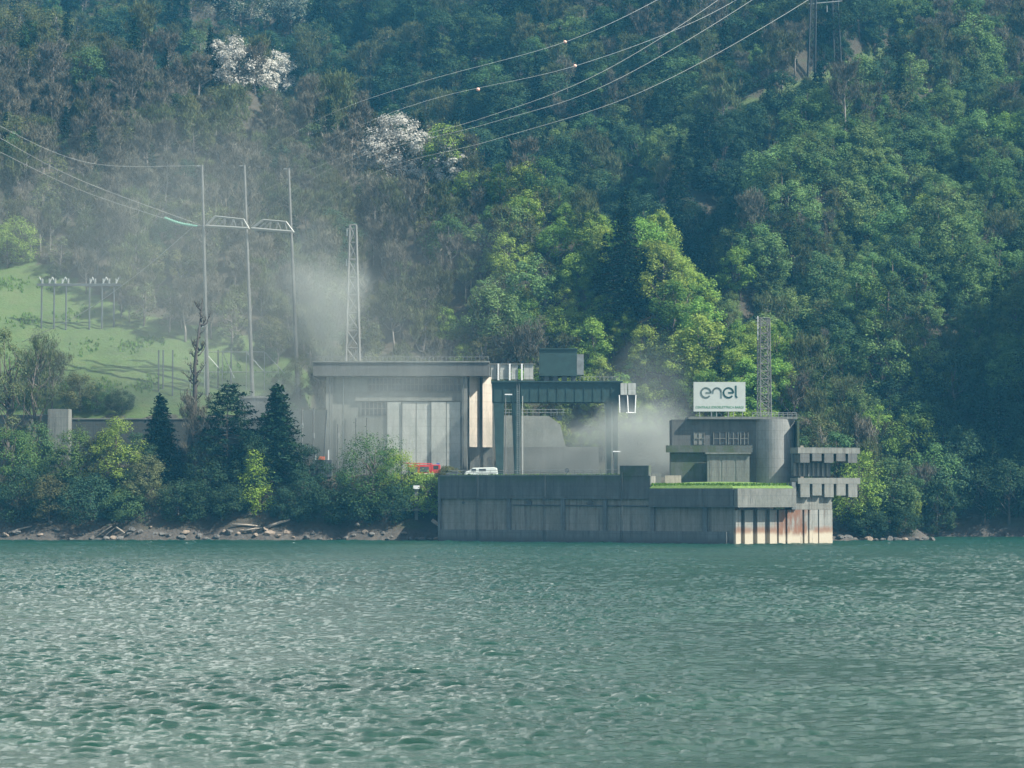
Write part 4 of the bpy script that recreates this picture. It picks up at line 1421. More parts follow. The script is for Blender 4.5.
# ------------------------------------------------------------------ lattice work
def lattice(mb_leg, mb_brace, base, top, w0, w1, d0, d1, bays, leg_r, br_r, yaw=0.0):
    """four legs and crossed braces between two rectangles; base, top: centre points"""
    base, top = Vector(base), Vector(top)
    cs, sn = math.cos(yaw), math.sin(yaw)

    def corner(t, i):
        w_, d_ = (w0 + (w1 - w0) * t) / 2, (d0 + (d1 - d0) * t) / 2
        sx, sy = ((-1, -1), (1, -1), (1, 1), (-1, 1))[i]
        c_ = base.lerp(top, t)
        return c_ + Vector((sx * w_ * cs - sy * d_ * sn, sx * w_ * sn + sy * d_ * cs, 0))
    for i in range(4):
        mb_leg[i].tube([corner(0, i), corner(1, i)], leg_r, 4)
    for k in range(bays):
        t0, t1 = k / bays, (k + 1) / bays
        for i in range(4):
            j = (i + 1) % 4
            mb_brace.bar(corner(t0, i), corner(t1, j), br_r)
            mb_brace.bar(corner(t0, j), corner(t1, i), br_r)
            mb_brace.bar(corner(t1, i), corner(t1, j), br_r)


def lattice_thing(name, base, top, w0, w1, d0, d1, bays, lr, br, mat, label, cat, yaw=0.0, group=None):
    o = thing(name, tuple(base), label, cat, group)
    legs, brc = [MB() for _ in range(4)], MB()
    lattice(legs, brc, base, top, w0, w1, d0, d1, bays, lr, br, yaw)
    for l in legs:
        l.build('leg', mat, o)
    brc.build('bracing', mat, o)
    return o


mb_ = (X(764.5, 627), 627.5, Z(416.8, 627))
rm = lattice_thing('lattice_mast', mb_, (X(764.5, 627), 627.5, Z(318, 627)), 3.0, 2.5, 2.8, 2.4, 13, 0.15, 0.08, M['pole'], 'slim steel lattice mast on the roof behind the company sign', 'mast', 0.2)
for k in range(4):
    zz = Z(322 + k * 13, 627)
    MB().box(X(766.5, 627) + 0.2, X(766.5, 627) + 0.75, 625.4, 625.9, zz - 0.5, zz + 0.5).build('antenna', M['pole'], rm)
for k in range(3):
    zz = Z(318 + k * 3, 627)
    MB().bar((X(764.5) - 1.6, 627.5, zz), (X(764.5) + 1.6, 627.5, zz), 0.09).build('crossbar', M['steel'], rm)
MB().tube([(X(758.5, 627), 627.5, Z(340, 627)), (X(758.5, 627), 627.5, Z(316, 627))], 0.1, 6).build('antenna', M['white'], rm)

# ------------------------------------------------------------------ machine hall
YH = 676.0
XH = lambda p, Y=YH: px_x(p, Y)
ZH = lambda p, Y=YH: px_z(p, Y)
hall = thing('machine_hall', (XH(410), YH, 17), 'tall concrete machine hall with a thick flat roof and pale folding doors', 'building')
x0, x1 = XH(327), XH(462)
yb = YH + 24
MB().box(x0, x1, YH, yb, 16.5, ZH(376.2)).build('wall', M['conc_hall'], hall)
MB().box(XH(313, YH - 2.5), XH(489, YH - 2.5), YH - 2.5, yb + 1, ZH(376, YH - 2.5), ZH(362.5, YH - 2.5)).build('roof_slab', M['conc_roof'], hall)
MB().box(XH(312.5, YH - 2.7), XH(489.5, YH - 2.7), YH - 2.8, yb + 1.2, ZH(362.4, YH - 2.7), ZH(361, YH - 2.7)).build('roof_edge', M['conc_pale'], hall)
MB().box(XH(326), XH(333), YH - 0.9, YH - 0.02, 16.5, ZH(376.3)).build('column', M['conc'], hall)
MB().box(XH(461.5), XH(467.5), YH - 1.4, YH + 8, 16.5, ZH(376.3)).build('column', M['conc'], hall)
for pa, pb in ((469.5, 479.5), (482.5, 493.5)):   # angled end columns that catch the sun
    col = MB()
    ya, ybk = YH - 0.8, YH + 5.2
    ya += 0 if pa < 475 else 2.6
    col.prism([(XH(pa), ya), (XH(pb), ya + 4.2), (XH(pb), ybk + 1), (XH(pa), ybk + 1)], ZH(447), ZH(376.4))
    col.build('column', M['cream'], hall)
    MB().box(XH(pa) + 0.1, XH(pb) - 0.1, ya + 4.3, ybk, 16.5, ZH(447.2)).build('column_base', M['conc'], hall)
MB().box(XH(467.6), XH(494), YH + 5.5, yb, 16.5, ZH(376.5)).build('end_wall', M['conc'], hall)
win = MB().box(XH(368), XH(461), YH - 0.12, YH + 0.2, ZH(391.5), ZH(377.5)).build('clerestory_window', M['glass'], hall)
fr = MB()
for p in np.linspace(368, 461, 25):
    fr.box(XH(p) - 0.12, XH(p) + 0.12, YH - 0.3, YH - 0.13, ZH(391.5), ZH(377.5))
for p in (377.9, 384.3, 391.2):
    fr.box(XH(368), XH(461), YH - 0.27, YH - 0.125, ZH(p) - 0.12, ZH(p) + 0.12)
fr.build('frame', M['conc'], win)
MB().box(XH(355), XH(462), YH - 0.6, YH - 0.03, ZH(401), ZH(392.2)).build('lintel', M['conc_pale'], hall)
w2 = MB().box(XH(361), XH(386), YH - 0.1, YH + 0.2, ZH(415.5), ZH(402)).build('window', M['glass'], hall)
fr = MB()
for p in np.linspace(361, 386, 7):
    fr.box(XH(p) - 0.12, XH(p) + 0.12, YH - 0.25, YH - 0.11, ZH(415.5), ZH(402))
fr.box(XH(361), XH(386), YH - 0.23, YH - 0.105, ZH(408.9), ZH(408.2))
fr.build('frame', M['conc'], w2)
for p0, p1 in ((387.3, 401.3), (402, 415.8), (416.5, 430.5), (431.2, 446), (446.7, 460.5)):
    MB().box(XH(p0), XH(p1), YH - 0.35 - 0.12 * (int(p0) % 2), YH - 0.05, 16.6, ZH(402)).build('door_panel', M['door'], hall)
for p0, p1 in ((336, 341), (346, 352)):
    MB().box(XH(p0), XH(p1), YH - 0.5, YH - 0.03, 16.6, ZH(418)).build('pilaster', M['conc'], hall)
for p in (330, 343.5, 463.5):
    MB().tube([(XH(p), YH - 1.65, 17), (XH(p), YH - 1.65, ZH(377))], 0.14, 8).build('downpipe', M['steel_dark'], hall)
m_ = MB()
for p in np.arange(316, 489, 4.2):
    m_.bar((XH(p), YH - 2.0, ZH(361)), (XH(p), YH - 2.0, ZH(357.3)), 0.045)
m_.bar((XH(315), YH - 2.0, ZH(357.3)), (XH(489), YH - 2.0, ZH(357.3)), 0.05)
m_.build('roof_railing', M['steel'], hall)
for p in (402, 431, 460.8):
    MB().box(XH(p) - 0.12, XH(p) + 0.12, YH - 0.72, YH - 0.5, 17, ZH(402.2)).build('door_rail', M['steel_dark'], hall)
# roof end with pale ventilation units
MB().box(XH(489.6), XH(535), YH + 5, YH + 9, ZH(381), ZH(378.5)).build('roof_extension', M['conc_fascia'], hall)
for p0, p1 in ((490.5, 496.5), (500, 508.5), (511.5, 518), (524, 533.5)):
    MB().box(XH(p0), XH(p1), YH + 5.2, YH + 8, ZH(378.4), ZH(363.6)).build('ventilation_unit', M['door'], hall)
for p in (498.3, 509.8, 522):
    MB().box(XH(p) - 0.25, XH(p) + 0.25, YH + 4.6, YH + 5.1, ZH(379.5), ZH(362.8)).build('roof_post', M['white'], hall)
MB().box(XH(489.8), XH(535), YH + 4.9, YH + 8.4, ZH(363.5), ZH(362.6)).build('roof_edge', M['conc_pale'], hall)

# pale sloping wall and terraces in the bank behind the crane
bk = thing('bank_wall', (XH(560, 690), 690, 17), 'pale sloping concrete bank wall seen under the crane beam', 'wall')
xz = lambda p, y, Y: (px_x(p, Y), px_z(y, Y))
pr = [xz(496, 480, 694), xz(572, 480, 694), xz(566, 448, 694), xz(560, 424, 694), xz(549, 416, 694), xz(496, 415, 694)]
m_ = MB()
vs = [(x, 692 + (z - 17) * 0.18, z) for x, z in pr] + [(x, 704, z) for x, z in pr]
n = len(pr)
m_.add(vs, [tuple(range(n))[::1], tuple(range(n, 2 * n))[::-1]] + [(i, n + i, n + (i + 1) % n, (i + 1) % n) for i in range(n)])
m_.build('wall', M['conc_hall'], bk)
MB().box(px_x(496, 690), px_x(598, 690), 686, 690.5, 16.8, px_z(447, 688)).build('plinth', M['conc'], bk)
gr = MB()
for p in np.arange(497, 566, 6):
    gr.bar((px_x(p, 697), 697, px_z(416, 697)), (px_x(p, 697), 697, px_z(409.5, 697)), 0.07)
for y in (409.5, 412.5):
    gr.bar((px_x(496, 697), 697, px_z(y, 697)), (px_x(565, 697), 697, px_z(y, 697)), 0.08)
gr.build('railing', M['steel'], bk)

# ------------------------------------------------------------------ gantry crane
YC = 655.0
XC = lambda p, Y=YC: px_x(p, Y)
ZC = lambda p, Y=YC: px_z(p, Y)
cr = thing('gantry_crane', (XC(555), YC, 17.1), 'large dark green gantry crane spanning the yard', 'crane')
MB().box(XC(492), XC(622), YC, YC + 2.2, ZC(402), ZC(382.5)).build('beam', M['crane'], cr)
MB().box(XC(492), XC(622), YC + 9, YC + 11, ZC(402), ZC(382.5)).build('beam', M['crane'], cr)
MB().box(XC(491), XC(623), YC - 0.6, YC + 11.4, ZC(382.4), ZC(381)).build('walkway', M['crane'], cr)
for pa, pb in ((493.5, 504), (511.5, 521), (606, 611.5), (612.5, 618)):
    for dy in (0.1, 9.1):
        m_ = MB()
        xa, xb = XC(pa), XC(pb)
        k = 0.8 if pa < 600 else 0.25
        m_.hexa([(xa + k, YC + dy, 17.4), (xb - k * 0.3, YC + dy, 17.4), (xb - k * 0.3, YC + dy + 1.6, 17.4), (xa + k, YC + dy + 1.6, 17.4),
                 (xa, YC + dy, ZC(402.1)), (xb, YC + dy, ZC(402.1)), (xb, YC + dy + 1.8, ZC(402.1)), (xa, YC + dy + 1.8, ZC(402.1))])
        m_.build('leg', M['crane'], cr)
for pa, pb in ((491.5, 524), (603, 620)):
    MB().box(XC(pa), XC(pb), YC - 0.3, YC + 11.3, 17.05, 17.42).build('bogie', M['steel_dark'], cr)
tz0, tz1 = ZC(376), ZC(349.5)
tr_ = MB().box(XC(539.5), XC(577), YC - 0.4, YC + 9, tz0, tz1).build('trolley_house', M['crane'], cr)
MB().box(XC(538.8), XC(578), YC - 0.7, YC + 9.4, tz1 + 0.01, tz1 + 0.3).build('roof', M['crane'], tr_)
MB().box(XC(577.1), XC(584), YC + 1.5, YC + 8, tz0 + 0.4, tz1 - 1.2).build('side_cabinet', M['steel'], tr_)
for p in (544, 553, 562, 571):
    MB().box(XC(p), XC(p + 5), YC + 0.2, YC + 2.5, ZC(380.9), ZC(376.1)).build('trolley_frame', M['steel_dark'], cr)
m_ = MB()
for s_ in (0, 0.6):
    m_.bar((XC(517) + s_, YC - 0.35, 17.5), (XC(517) + s_, YC - 0.35, ZC(383)), 0.06)
for k in range(46):
    m_.bar((XC(517), YC - 0.35, 17.8 + k * 0.5), (XC(517) + 0.6, YC - 0.35, 17.8 + k * 0.5), 0.04)
m_.build('ladder', M['steel'], cr)
m_ = MB()
for s_ in (-0.5, 0.5):
    m_.bar((XC(560) + s_, YC + 5, ZC(381)), (XC(560) + s_ * 0.5, YC + 5, ZC(415)), 0.05)
m_.build('hoist_rope', M['steel_dark'], cr)
MB().box(XC(560) - 0.7, XC(560) + 0.7, YC + 4.4, YC + 5.6, ZC(420), ZC(415)).build('hook_block', M['steel_dark'], cr)
m_ = MB()
for p in np.arange(494, 620, 9):
    m_.box(XC(p), XC(p) + 0.22, YC - 0.14, YC - 0.003, ZC(402), ZC(382.6))
m_.build('stiffener', M['crane'], cr)
rl = MB()
for p in np.arange(580, 619, 4):
    rl.bar((XC(p), YC - 0.4, ZC(381)), (XC(p), YC - 0.4, ZC(377)), 0.06)
rl.bar((XC(580), YC - 0.4, ZC(377)), (XC(618), YC - 0.4, ZC(377)), 0.06)
rl.build('railing', M['steel'], cr)
cab = MB().box(XC(620.5), XC(627), YC - 1.5, YC + 1.5, ZC(395), ZC(383.4)).build('cabin_panel', M['door'], cr)
MB().box(XC(628), XC(635.6), YC - 1.5, YC + 1.5, ZC(395), ZC(383.4)).build('cabin_panel', M['door'], cr)
cb = MB()
cb.box(XC(619.5), XC(635.5), YC - 1.2, YC + 1.6, ZC(412.5), ZC(395.1))
cb = cb.build('cabin', M['glass'], cr)
fr = MB()
for pa, pb in ((619, 619.6), (627.2, 628), (635.6, 634.8)):
    fr.bar((XC(pa), YC - 1.35, ZC(395.2)), (XC(pb), YC - 1.35, ZC(412.8)), 0.14)
fr.bar((XC(626), YC - 1.35, ZC(412.8)), (XC(635.5), YC - 1.35, ZC(412.8)), 0.16)
fr.build('frame', M['white'], cb)


# ------------------------------------------------------------------ lamps, poles, rails in the yard
def lamp(px, yt, Y, label, head=True, r0=0.16, mat='pole', name='street_lamp', cat='lamp post', zb=17.0):
    x = px_x(px, Y)
    o = thing(name, (x, Y, zb), label, cat)
    zt = px_z(yt, Y)
    MB().tube([(x, Y, zb), (x, Y, zt)], [r0, r0 * 0.7], 8).build('pole', M[mat], o)
    if head:
        MB().box(x - 0.2, x + 1.8, Y - 0.35, Y + 0.35, zt, zt + 0.28).build('lamp_head', M['white'], o)
        MB().box(x - 0.5, x + 0.5, Y - 0.5, Y + 0.5, zb, zb + 0.5).build('foot', M['conc_pale'], o)
    return o


lamp(505.5, 395, 646, 'tall pale lamp post with a flat head in front of the left crane leg')
lamp(522.5, 396, 644, 'thin light green pole right of the tall lamp post', False, 0.15, 'door', 'pole', 'pole')
lamp(613.5, 452, 634, 'short lamp post with a bright head left of the low white wall', True, 0.10)
lamp(566.8, 471, 631, 'dark round mirror on a short post at the quay edge', False, 0.06, 'steel_dark', 'mirror', 'mirror')
mo = [o for o in COL.objects if o.name == 'mirror'][0]
t = MB().tube([(px_x(567, 630.9), 630.75, px_z(470.5, 631)), (px_x(567, 630.9), 631.0, px_z(470.5, 631))], 0.62, 16).build('disc', M['steel_dark'], mo)

rg = thing('guard_rail', tuple(QA + D1 * 20 + Vector((0, 0, TOP))), 'thin steel guard rail along the top of the quay wall', 'railing')
for k, a_ in enumerate(np.arange(2.5, a648 - 9, 2.4)):
    p = QA + D1 * float(a_) - N1 * 0.3
    MB().bar((p.x, p.y, TOP + 0.3), (p.x, p.y, TOP + 1.5), 0.05).build('post', M['steel'], rg)
m_ = MB()
s_, e_ = QA + D1 * 2.3 - N1 * 0.3, QA + D1 * (a648 - 9) - N1 * 0.3
m_.bar((s_.x, s_.y, TOP + 1.5), (e_.x, e_.y, TOP + 1.5), 0.06)
m_.bar((s_.x, s_.y, TOP + 0.95), (e_.x, e_.y, TOP + 0.95), 0.045)
m_.build('rail', M['steel'], rg)

pw = MB().box(px_x(665, 614), px_x(681, 614), 614, 615.5, 13.95, px_z(475.5, 614)).build('low_wall', M['cream'], None)
tag(pw, 'low pale wall at the left end of the lawn, right one of two blocks', 'wall', 'pale blocks left of the lawn')
pw = MB().box(px_x(651.5, 613), px_x(661, 613), 613, 616, 13.95, px_z(473, 613)).build('low_wall', M['conc_pale'], None)
tag(pw, 'small pale concrete block against the right end of the dark raised parapet', 'wall', 'pale blocks left of the lawn')

# ------------------------------------------------------------------ vehicles
YT = 657.0
XT = lambda p: px_x(p, YT)


def wheel(parent, x, y, z, r_):
    w_ = MB().tube([(x, y, z), (x, y + 0.35, z)], r_, 16).build('wheel', M['tyre'], parent)
    MB().tube([(x, y - 0.03, z), (x, y + 0.05, z)], r_ * 0.5, 10).build('rim', M['steel'], w_)


ft = thing('fire_engine', (XT(424), YT, 17.1), 'red fire engine with a ladder parked before the hall doors', 'fire engine')
z = 17.1
MB().hexa([(XT(431), YT, z + .6), (XT(441), YT, z + .6), (XT(441), YT + 2.4, z + .6), (XT(431), YT + 2.4, z + .6),
           (XT(431), YT, z + 3.3), (XT(440), YT, z + 3.3), (XT(440), YT + 2.4, z + 3.3), (XT(431), YT + 2.4, z + 3.3)]).build('cab', M['red'], ft, bevel=0.12)
MB().box(XT(408), XT(430.6), YT, YT + 2.4, z + 0.7, z + 3.2).build('body', M['red'], ft, bevel=0.08)
MB().box(XT(408.6), XT(417.5), YT - 0.04, YT - 0.004, z + 1.0, z + 2.6).build('locker_shutter', M['steel'], ft)
MB().box(XT(420), XT(429), YT - 0.04, YT - 0.004, z + 1.2, z + 2.7).build('locker_shutter', M['steel_dark'], ft)
MB().box(XT(433.5), XT(438.5), YT - 0.03, YT - 0.004, z + 2.0, z + 3.0).build('window', M['glass'], ft)
MB().box(XT(408), XT(441), YT - 0.03, YT - 0.005, z + 0.72, z + 0.92).build('stripe', M['white'], ft)
MB().box(XT(441.1), XT(441.4), YT + 0.2, YT + 2.2, z + 0.5, z + 0.9).build('bumper', M['white'], ft)
MB().box(XT(436.5), XT(439.5), YT + 0.4, YT + 2.0, z + 3.35, z + 3.65).build('light_bar', plain('blue_lamp_glass', (0.05, 0.12, 0.5), 0.2), ft)
ld = MB()
for s in (0.5, 1.5):
    ld.bar((XT(403), YT + s, z + 3.75), (XT(432), YT + s, z + 3.5), 0.1)
for k in range(14):
    xx = XT(404 + k * 2)
    ld.bar((xx, YT + 0.5, z + 3.74 - k * 0.018), (xx, YT + 1.5, z + 3.74 - k * 0.018), 0.05)
ld.build('ladder', M['red'], ft)
for p in (412, 417, 436):
    wheel(ft, XT(p), YT - 0.1, z + 0.52, 0.52)

vn = thing('van', (XT(480), YT - 6, 17.1), 'pale rounded van with two white boxes behind it on the yard edge', 'van')
YV = YT - 6
XV = lambda p: px_x(p, YV)
side = [(464, 0.4), (465, 1.2), (469, 1.6), (473, 2.35), (494, 2.5), (497, 2.3), (498, 0.4)]
m_ = MB()
n = len(side)
vs = [(XV(p), YV, z + h) for p, h in side] + [(XV(p), YV + 2.2, z + h) for p, h in side]
m_.add(vs, [tuple(range(n))[::-1], tuple(range(n, 2 * n))] + [(i, (i + 1) % n, n + (i + 1) % n, n + i) for i in range(n)])
m_.build('body', M['van'], vn, bevel=0.15)
MB().box(XV(471.5), XV(476), YV - 0.03, YV - 0.004, z + 1.4, z + 2.1).build('window', M['glass'], vn)
MB().box(XV(479), XV(486), YV - 0.03, YV - 0.004, z + 1.45, z + 2.1).build('window', M['glass'], vn)
MB().box(XV(478), XV(496), YV - 0.02, YV - 0.004, z + 0.75, z + 0.88).build('trim', M['steel'], vn)
for p in (469, 492):
    wheel(vn, XV(p), YV - 0.1, z + 0.42, 0.42)
for p, l in ((474.5, 'left'), (487, 'right')):
    bx = MB().box(px_x(p, 662), px_x(p + 5.2, 662), 662, 663.2, 17.1, px_z(457.5, 662)).build('storage_box', M['cream'], None, bevel=0.06)
    tag(bx, f'white box rising behind the van, {l} one of two', 'box', 'white boxes behind the van')
cr_ = thing('parked_car', (px_x(452, 645), 645, 17.1), 'dark low car between the fire engine and the van', 'car')
xa = px_x(446, 645)
m_ = MB()
side = [(0, 0.35), (0.1, 0.85), (1.0, 0.95), (1.6, 1.4), (3.0, 1.42), (3.7, 0.95), (4.2, 0.8), (4.25, 0.35)]
n = len(side)
m_.add([(xa + a_, 645, z + h) for a_, h in side] + [(xa + a_, 646.7, z + h) for a_, h in side], [tuple(range(n))[::-1], tuple(range(n, 2 * n))] + [(i, (i + 1) % n, n + (i + 1) % n, n + i) for i in range(n)])
m_.build('body', M['steel_dark'], cr_, bevel=0.06)
MB().box(xa + 1.5, xa + 3.1, 644.97, 644.996, z + 0.98, z + 1.3).build('window', M['glass'], cr_)
for k in (0.8, 3.4):
    wheel(cr_, xa + k, 644.9, z + 0.33, 0.33)

# ------------------------------------------------------------------ left side: walls, sheds, posts
YR = 671.0
XR = lambda p, Y=YR: px_x(p, Y)
ZR = lambda p, Y=YR: px_z(p, Y)
rw = thing('retaining_wall', (XR(30), YR, 17), 'grey retaining wall with a tall pale pier below the grassy slope', 'wall')
MB().box(XR(-40), XR(48), YR, YR + 2.5, 16, ZR(416)).build('wall', M['conc'], rw)
MB().box(XR(-40), XR(48), YR - 0.25, YR + 2.6, ZR(415.95), ZR(414.8)).build('coping', M['conc_pale'], rw)
MB().box(XR(48.3), XR(69), YR - 1.2, YR + 4, 16, ZR(409)).build('pier', M['conc'], rw)
rw2 = thing('retaining_wall', (XR(150), YR + 5, 17), 'long dark retaining wall with a thin pale coping behind the shore trees', 'wall')
MB().box(XR(69.4), XR(262), YR + 4, YR + 6.5, 16, ZR(419)).build('wall', M['conc_black'], rw2)
MB().box(XR(69.6), XR(262), YR + 3.8, YR + 6.7, ZR(418.95), ZR(418)).build('coping', M['conc_pale'], rw2)
sh = thing('shed', (XR(232, 666), 666, 17), 'low grey shed with a pale roof edge behind the sparse pine', 'shed')
MB().box(XR(196, 666), XR(262, 666), 666, 673, 16.9, ZR(432, 666)).build('wall', M['conc'], sh)
MB().box(XR(194, 665), XR(264, 665), 665.2, 673.5, ZR(431.9, 665), ZR(429, 665)).build('roof', M['conc_pale'], sh)
MB().box(XR(206, 666), XR(232, 666), 665.9, 665.98, 17, ZR(447, 666)).build('door', M['steel_dark'], sh)
sh2 = thing('shed', (XR(252, 677), 677, 17), 'plain grey block with a flat roof between the pine and the spruce', 'shed')
MB().box(XR(238, 677), XR(284, 677), 680, 684, 28, ZR(398, 680)).build('wall', M['conc_roof'], sh2)
MB().box(XR(237, 677), XR(285, 677), 679.7, 684.3, ZR(397.95, 680), ZR(396, 680)).build('roof', M['conc'], sh2)
wl = thing('yard_wall', (XR(312, 690), 690, 17), 'smoky grey wall between the spruce and the machine hall', 'wall')
MB().box(XR(286, 686), XR(326, 686), 686, 688, 16, ZR(412, 686)).build('wall', M['conc'], wl)
MB().box(XR(285, 686), XR(327, 686), 685.8, 688.2, ZR(411.9, 686), ZR(410.5, 686)).build('coping', M['conc_pale'], wl)

for k, (p, yt, yb_, lab) in enumerate(((302, 408, 450, 'white insulator post nearest the spruce, with bright beads'), (313.5, 408, 470, 'white insulator post, second right of the spruce'),
                                       (322.5, 410, 470, 'leaning dark insulator post beside the hall corner'), (338, 424, 470, 'slim post with a bright lamp right of the hall corner'),
                                       (356, 418, 470, 'pale post before the hall wall, left of the dark window'), (367, 418, 470, 'pale post before the hall wall, under the dark window'))):
    x = px_x(p, 667)
    o = thing('insulator_post', (x, 667, 17), lab, 'post', 'posts left of the hall doors')
    lean = 1.2 if k == 2 else 0
    top = Vector((x + lean, 667, px_z(yt, 667)))
    MB().tube([(x, 667, 17), tuple(top)], 0.17, 8).build('pole', M['pole'] if k != 2 else M['steel_dark'], o)
    if k in (0, 1, 3):
        zz = px_z(428 if k == 0 else 438, 667)
        ins = MB()
        for j in range(5):
            ins.tube([(x, 667, zz + j * 0.28), (x, 667, zz + j * 0.28 + 0.1)], 0.42, 10)
        ins.build('insulator', M['porcelain'], o)
tr_ = thing('transformer', (px_x(320, 664), 664, 17), 'orange red capped box among the posts beside the hall', 'transformer')
MB().box(px_x(312, 664), px_x(332, 664), 663, 666, 17, px_z(460, 664)).build('tank', M['steel_dark'], tr_)
MB().box(px_x(319, 664), px_x(325, 664), 662.7, 664, px_z(459.9, 664), px_z(456.5, 664)).build('cap', plain('orange_paint', (0.55, 0.16, 0.08), 0.5), tr_)
for p in (315, 328):
    MB().tube([(px_x(p, 664), 664.5, px_z(460, 664)), (px_x(p, 664), 664.5, px_z(450, 664))], 0.3, 8).build('bushing', M['porcelain'], tr_)

# ------------------------------------------------------------------ pylons and masts on the slope
pg_ = ground_hit(250, 396)
YP = pg_.y
XP = lambda p: px_x(p, YP)
ZP = lambda p: px_z(p, YP)
po = thing('portal_pylon', (XP(250), YP, ZP(400)), 'tall three legged portal pylon with two trapezoid crossarms above the meadow', 'pylon')
MASTS = (((200.5, 165), (207.5, 402)), ((243, 165), (252.5, 396)), ((287.5, 168), (298, 394)))
for (a, b_) in MASTS:
    zb_ = float(H(XP(b_[0]), YP)) - 1
    MB().tube([(XP(b_[0]), YP, zb_), (XP(a[0]), YP, ZP(a[1]))], [0.60, 0.34], 8).build('mast', M['pole'], po)
    MB().bar((XP(a[0] - 5), YP, ZP(a[1] + 1)), (XP(a[0] + 1), YP, ZP(a[1] + 1)), 0.16).build('earth_wire_bracket', M['steel'], po)
for pts in ([(205, 226), (248, 228.5), (243, 219.5), (214, 216.5)], [(250.5, 228.5), (293, 232), (285.5, 222), (262, 220)]):
    ca = MB()
    for dy in (-1.0, 1.0):
        ring = [(XP(p), YP + dy, ZP(y)) for p, y in pts]
        for i in range(4):
            ca.bar(ring[i], ring[(i + 1) % 4], 0.3 if i == 0 else 0.2)
        for t in np.linspace(0.15, 0.85, 6):
            lo = Vector(ring[0]).lerp(Vector(ring[1]), t)
            hi = Vector(ring[3]).lerp(Vector(ring[2]), min(1, max(0, t + (0.08 if int(t * 20) % 2 else -0.08))))
            ca.bar(lo, hi, 0.07)
    ca.build('crossarm', M['alu'], po)
MB().bar((XP(196), YP, ZP(226)), (XP(206), YP, ZP(226)), 0.25).build('crossarm_end', M['steel_dark'], po)

iso = MB()
pa, pb = Vector((XP(164), YP - 2, ZP(218.5))), Vector((XP(196), YP, ZP(226)))
iso.tube([pa.lerp(pb, t) + Vector((0, 0, -0.5 * math.sin(math.pi * t))) for t in np.linspace(0, 1, 9)], 0.30, 8)
for t in np.linspace(0.04, 0.80, 16):
    p = pa.lerp(pb, t) + Vector((0, 0, -0.5 * math.sin(math.pi * t)))
    d = (pb - pa).normalized()
    iso.tube([p - d * 0.12, p + d * 0.12], 0.46, 8)
tag(iso.build('insulator_string', M['green_ins'], None), 'pale green insulator string at the left end of the portal pylon crossarm', 'insulator')


def cable(pts, r0, r1, label, mat='alu', group=None, sub=12, name='power_cable'):
    pts = [Vector(p) for p in pts]
    P = [pts[0] * 2 - pts[1]] + pts + [pts[-1] * 2 - pts[-2]]
    out_ = []
    for i in range(1, len(P) - 2):
        for k in range(sub):
            t = k / sub
            a_, b_, c_, d_ = P[i - 1], P[i], P[i + 1], P[i + 2]
            out_.append(0.5 * ((2 * b_) + (c_ - a_) * t + (2 * a_ - 5 * b_ + 4 * c_ - d_) * t * t + (3 * b_ - a_ - 3 * c_ + d_) * t ** 3))
    out_.append(pts[-1])
    n_ = len(out_)
    o = MB().tube(out_, [r0 + (r1 - r0) * (i / (n_ - 1)) ** 1.4 for i in range(n_)], 6).build(name, M[mat], None, smooth=True)
    tag(o, label, 'cable', group)
    return out_


gl = 'cables left of the portal pylon'
lin = lambda ps, Ya, Yb: [at(p, y, Ya + (Yb - Ya) * i / (len(ps) - 1)) for i, (p, y) in enumerate(ps)]
cable(lin([(-90, 106), (0, 152), (80, 190), (164, 218.5)], 640, YP - 2), 0.07, 0.07, 'lower of the cables running from the green insulator to the upper left', group=gl)
cable(lin([(-90, 84), (0, 138), (80, 180), (200, 225)], 650, YP), 0.07, 0.07, 'middle of the three cables running from the portal pylon to the upper left', group=gl)
cable(lin([(-90, 70), (0, 126), (90, 163), (200.5, 166)], 660, YP), 0.05, 0.05, 'thin earth wire from the left mast top to the upper left', 'steel', gl)
cable(lin([(194, 226), (140, 272), (80, 314), (22, 342)], YP, 695), 0.08, 0.08, 'slanting cable from the portal crossarm down across the switch gantry', group=gl)

gr_ = 'overhead cables across the upper hillside'
far = lambda ps: [at(p, y, Y) for p, y, Y in ps]
C1 = far([(243, 164, YP), (330, 114, 740), (425, 81, 770), (565, 42, 840), (657, 0, 900), (740, -50, 950)])
C2 = far([(287.5, 167, YP), (350, 130, 735), (440, 97, 765), (575, 66, 835), (698, 20, 905), (790, -32, 960)])
C3 = far([(205, 218, YP), (340, 158, 735), (483, 118, 775), (600, 73, 825), (718, 0, 890), (800, -66, 940)])
C4 = far([(246, 222, YP), (350, 160, 735), (490, 123, 775), (610, 83, 825), (752, 0, 895), (830, -60, 940)])
C5 = far([(291, 226, YP), (380, 170, 735), (500, 138, 770), (650, 88, 830), (808, 0, 900), (890, -62, 945)])
cable(C1, 0.006, 0.125, 'highest overhead earth wire, with a pale marker ball', 'steel', gr_)
cable(C2, 0.006, 0.125, 'second overhead wire from the top, with two marker balls', 'steel', gr_)
cable(C3, 0.006, 0.125, 'third overhead cable from the top, bright, crossing the second near the edge', 'alu', gr_)
cable(C4, 0.006, 0.125, 'fourth overhead cable from the top, bright strand', 'alu', gr_)
cable(C5, 0.006, 0.125, 'lowest overhead cable, bright, ending highest on the right', 'alu', gr_)
for (p, y, Y, lab) in ((565, 42, 840, 'pale pink marker ball on the highest overhead wire'), (575, 66, 835, 'pink marker ball on the second wire below the other ball'), (478, 89.5, 783, 'pale marker ball low on the second wire at left')):
    c_ = at(p, y, Y)
    tag(MB().ball(c_, 0.62).build('marker_ball', M['orange'], None, smooth=True), lab, 'marker ball', 'marker balls on the overhead wires')

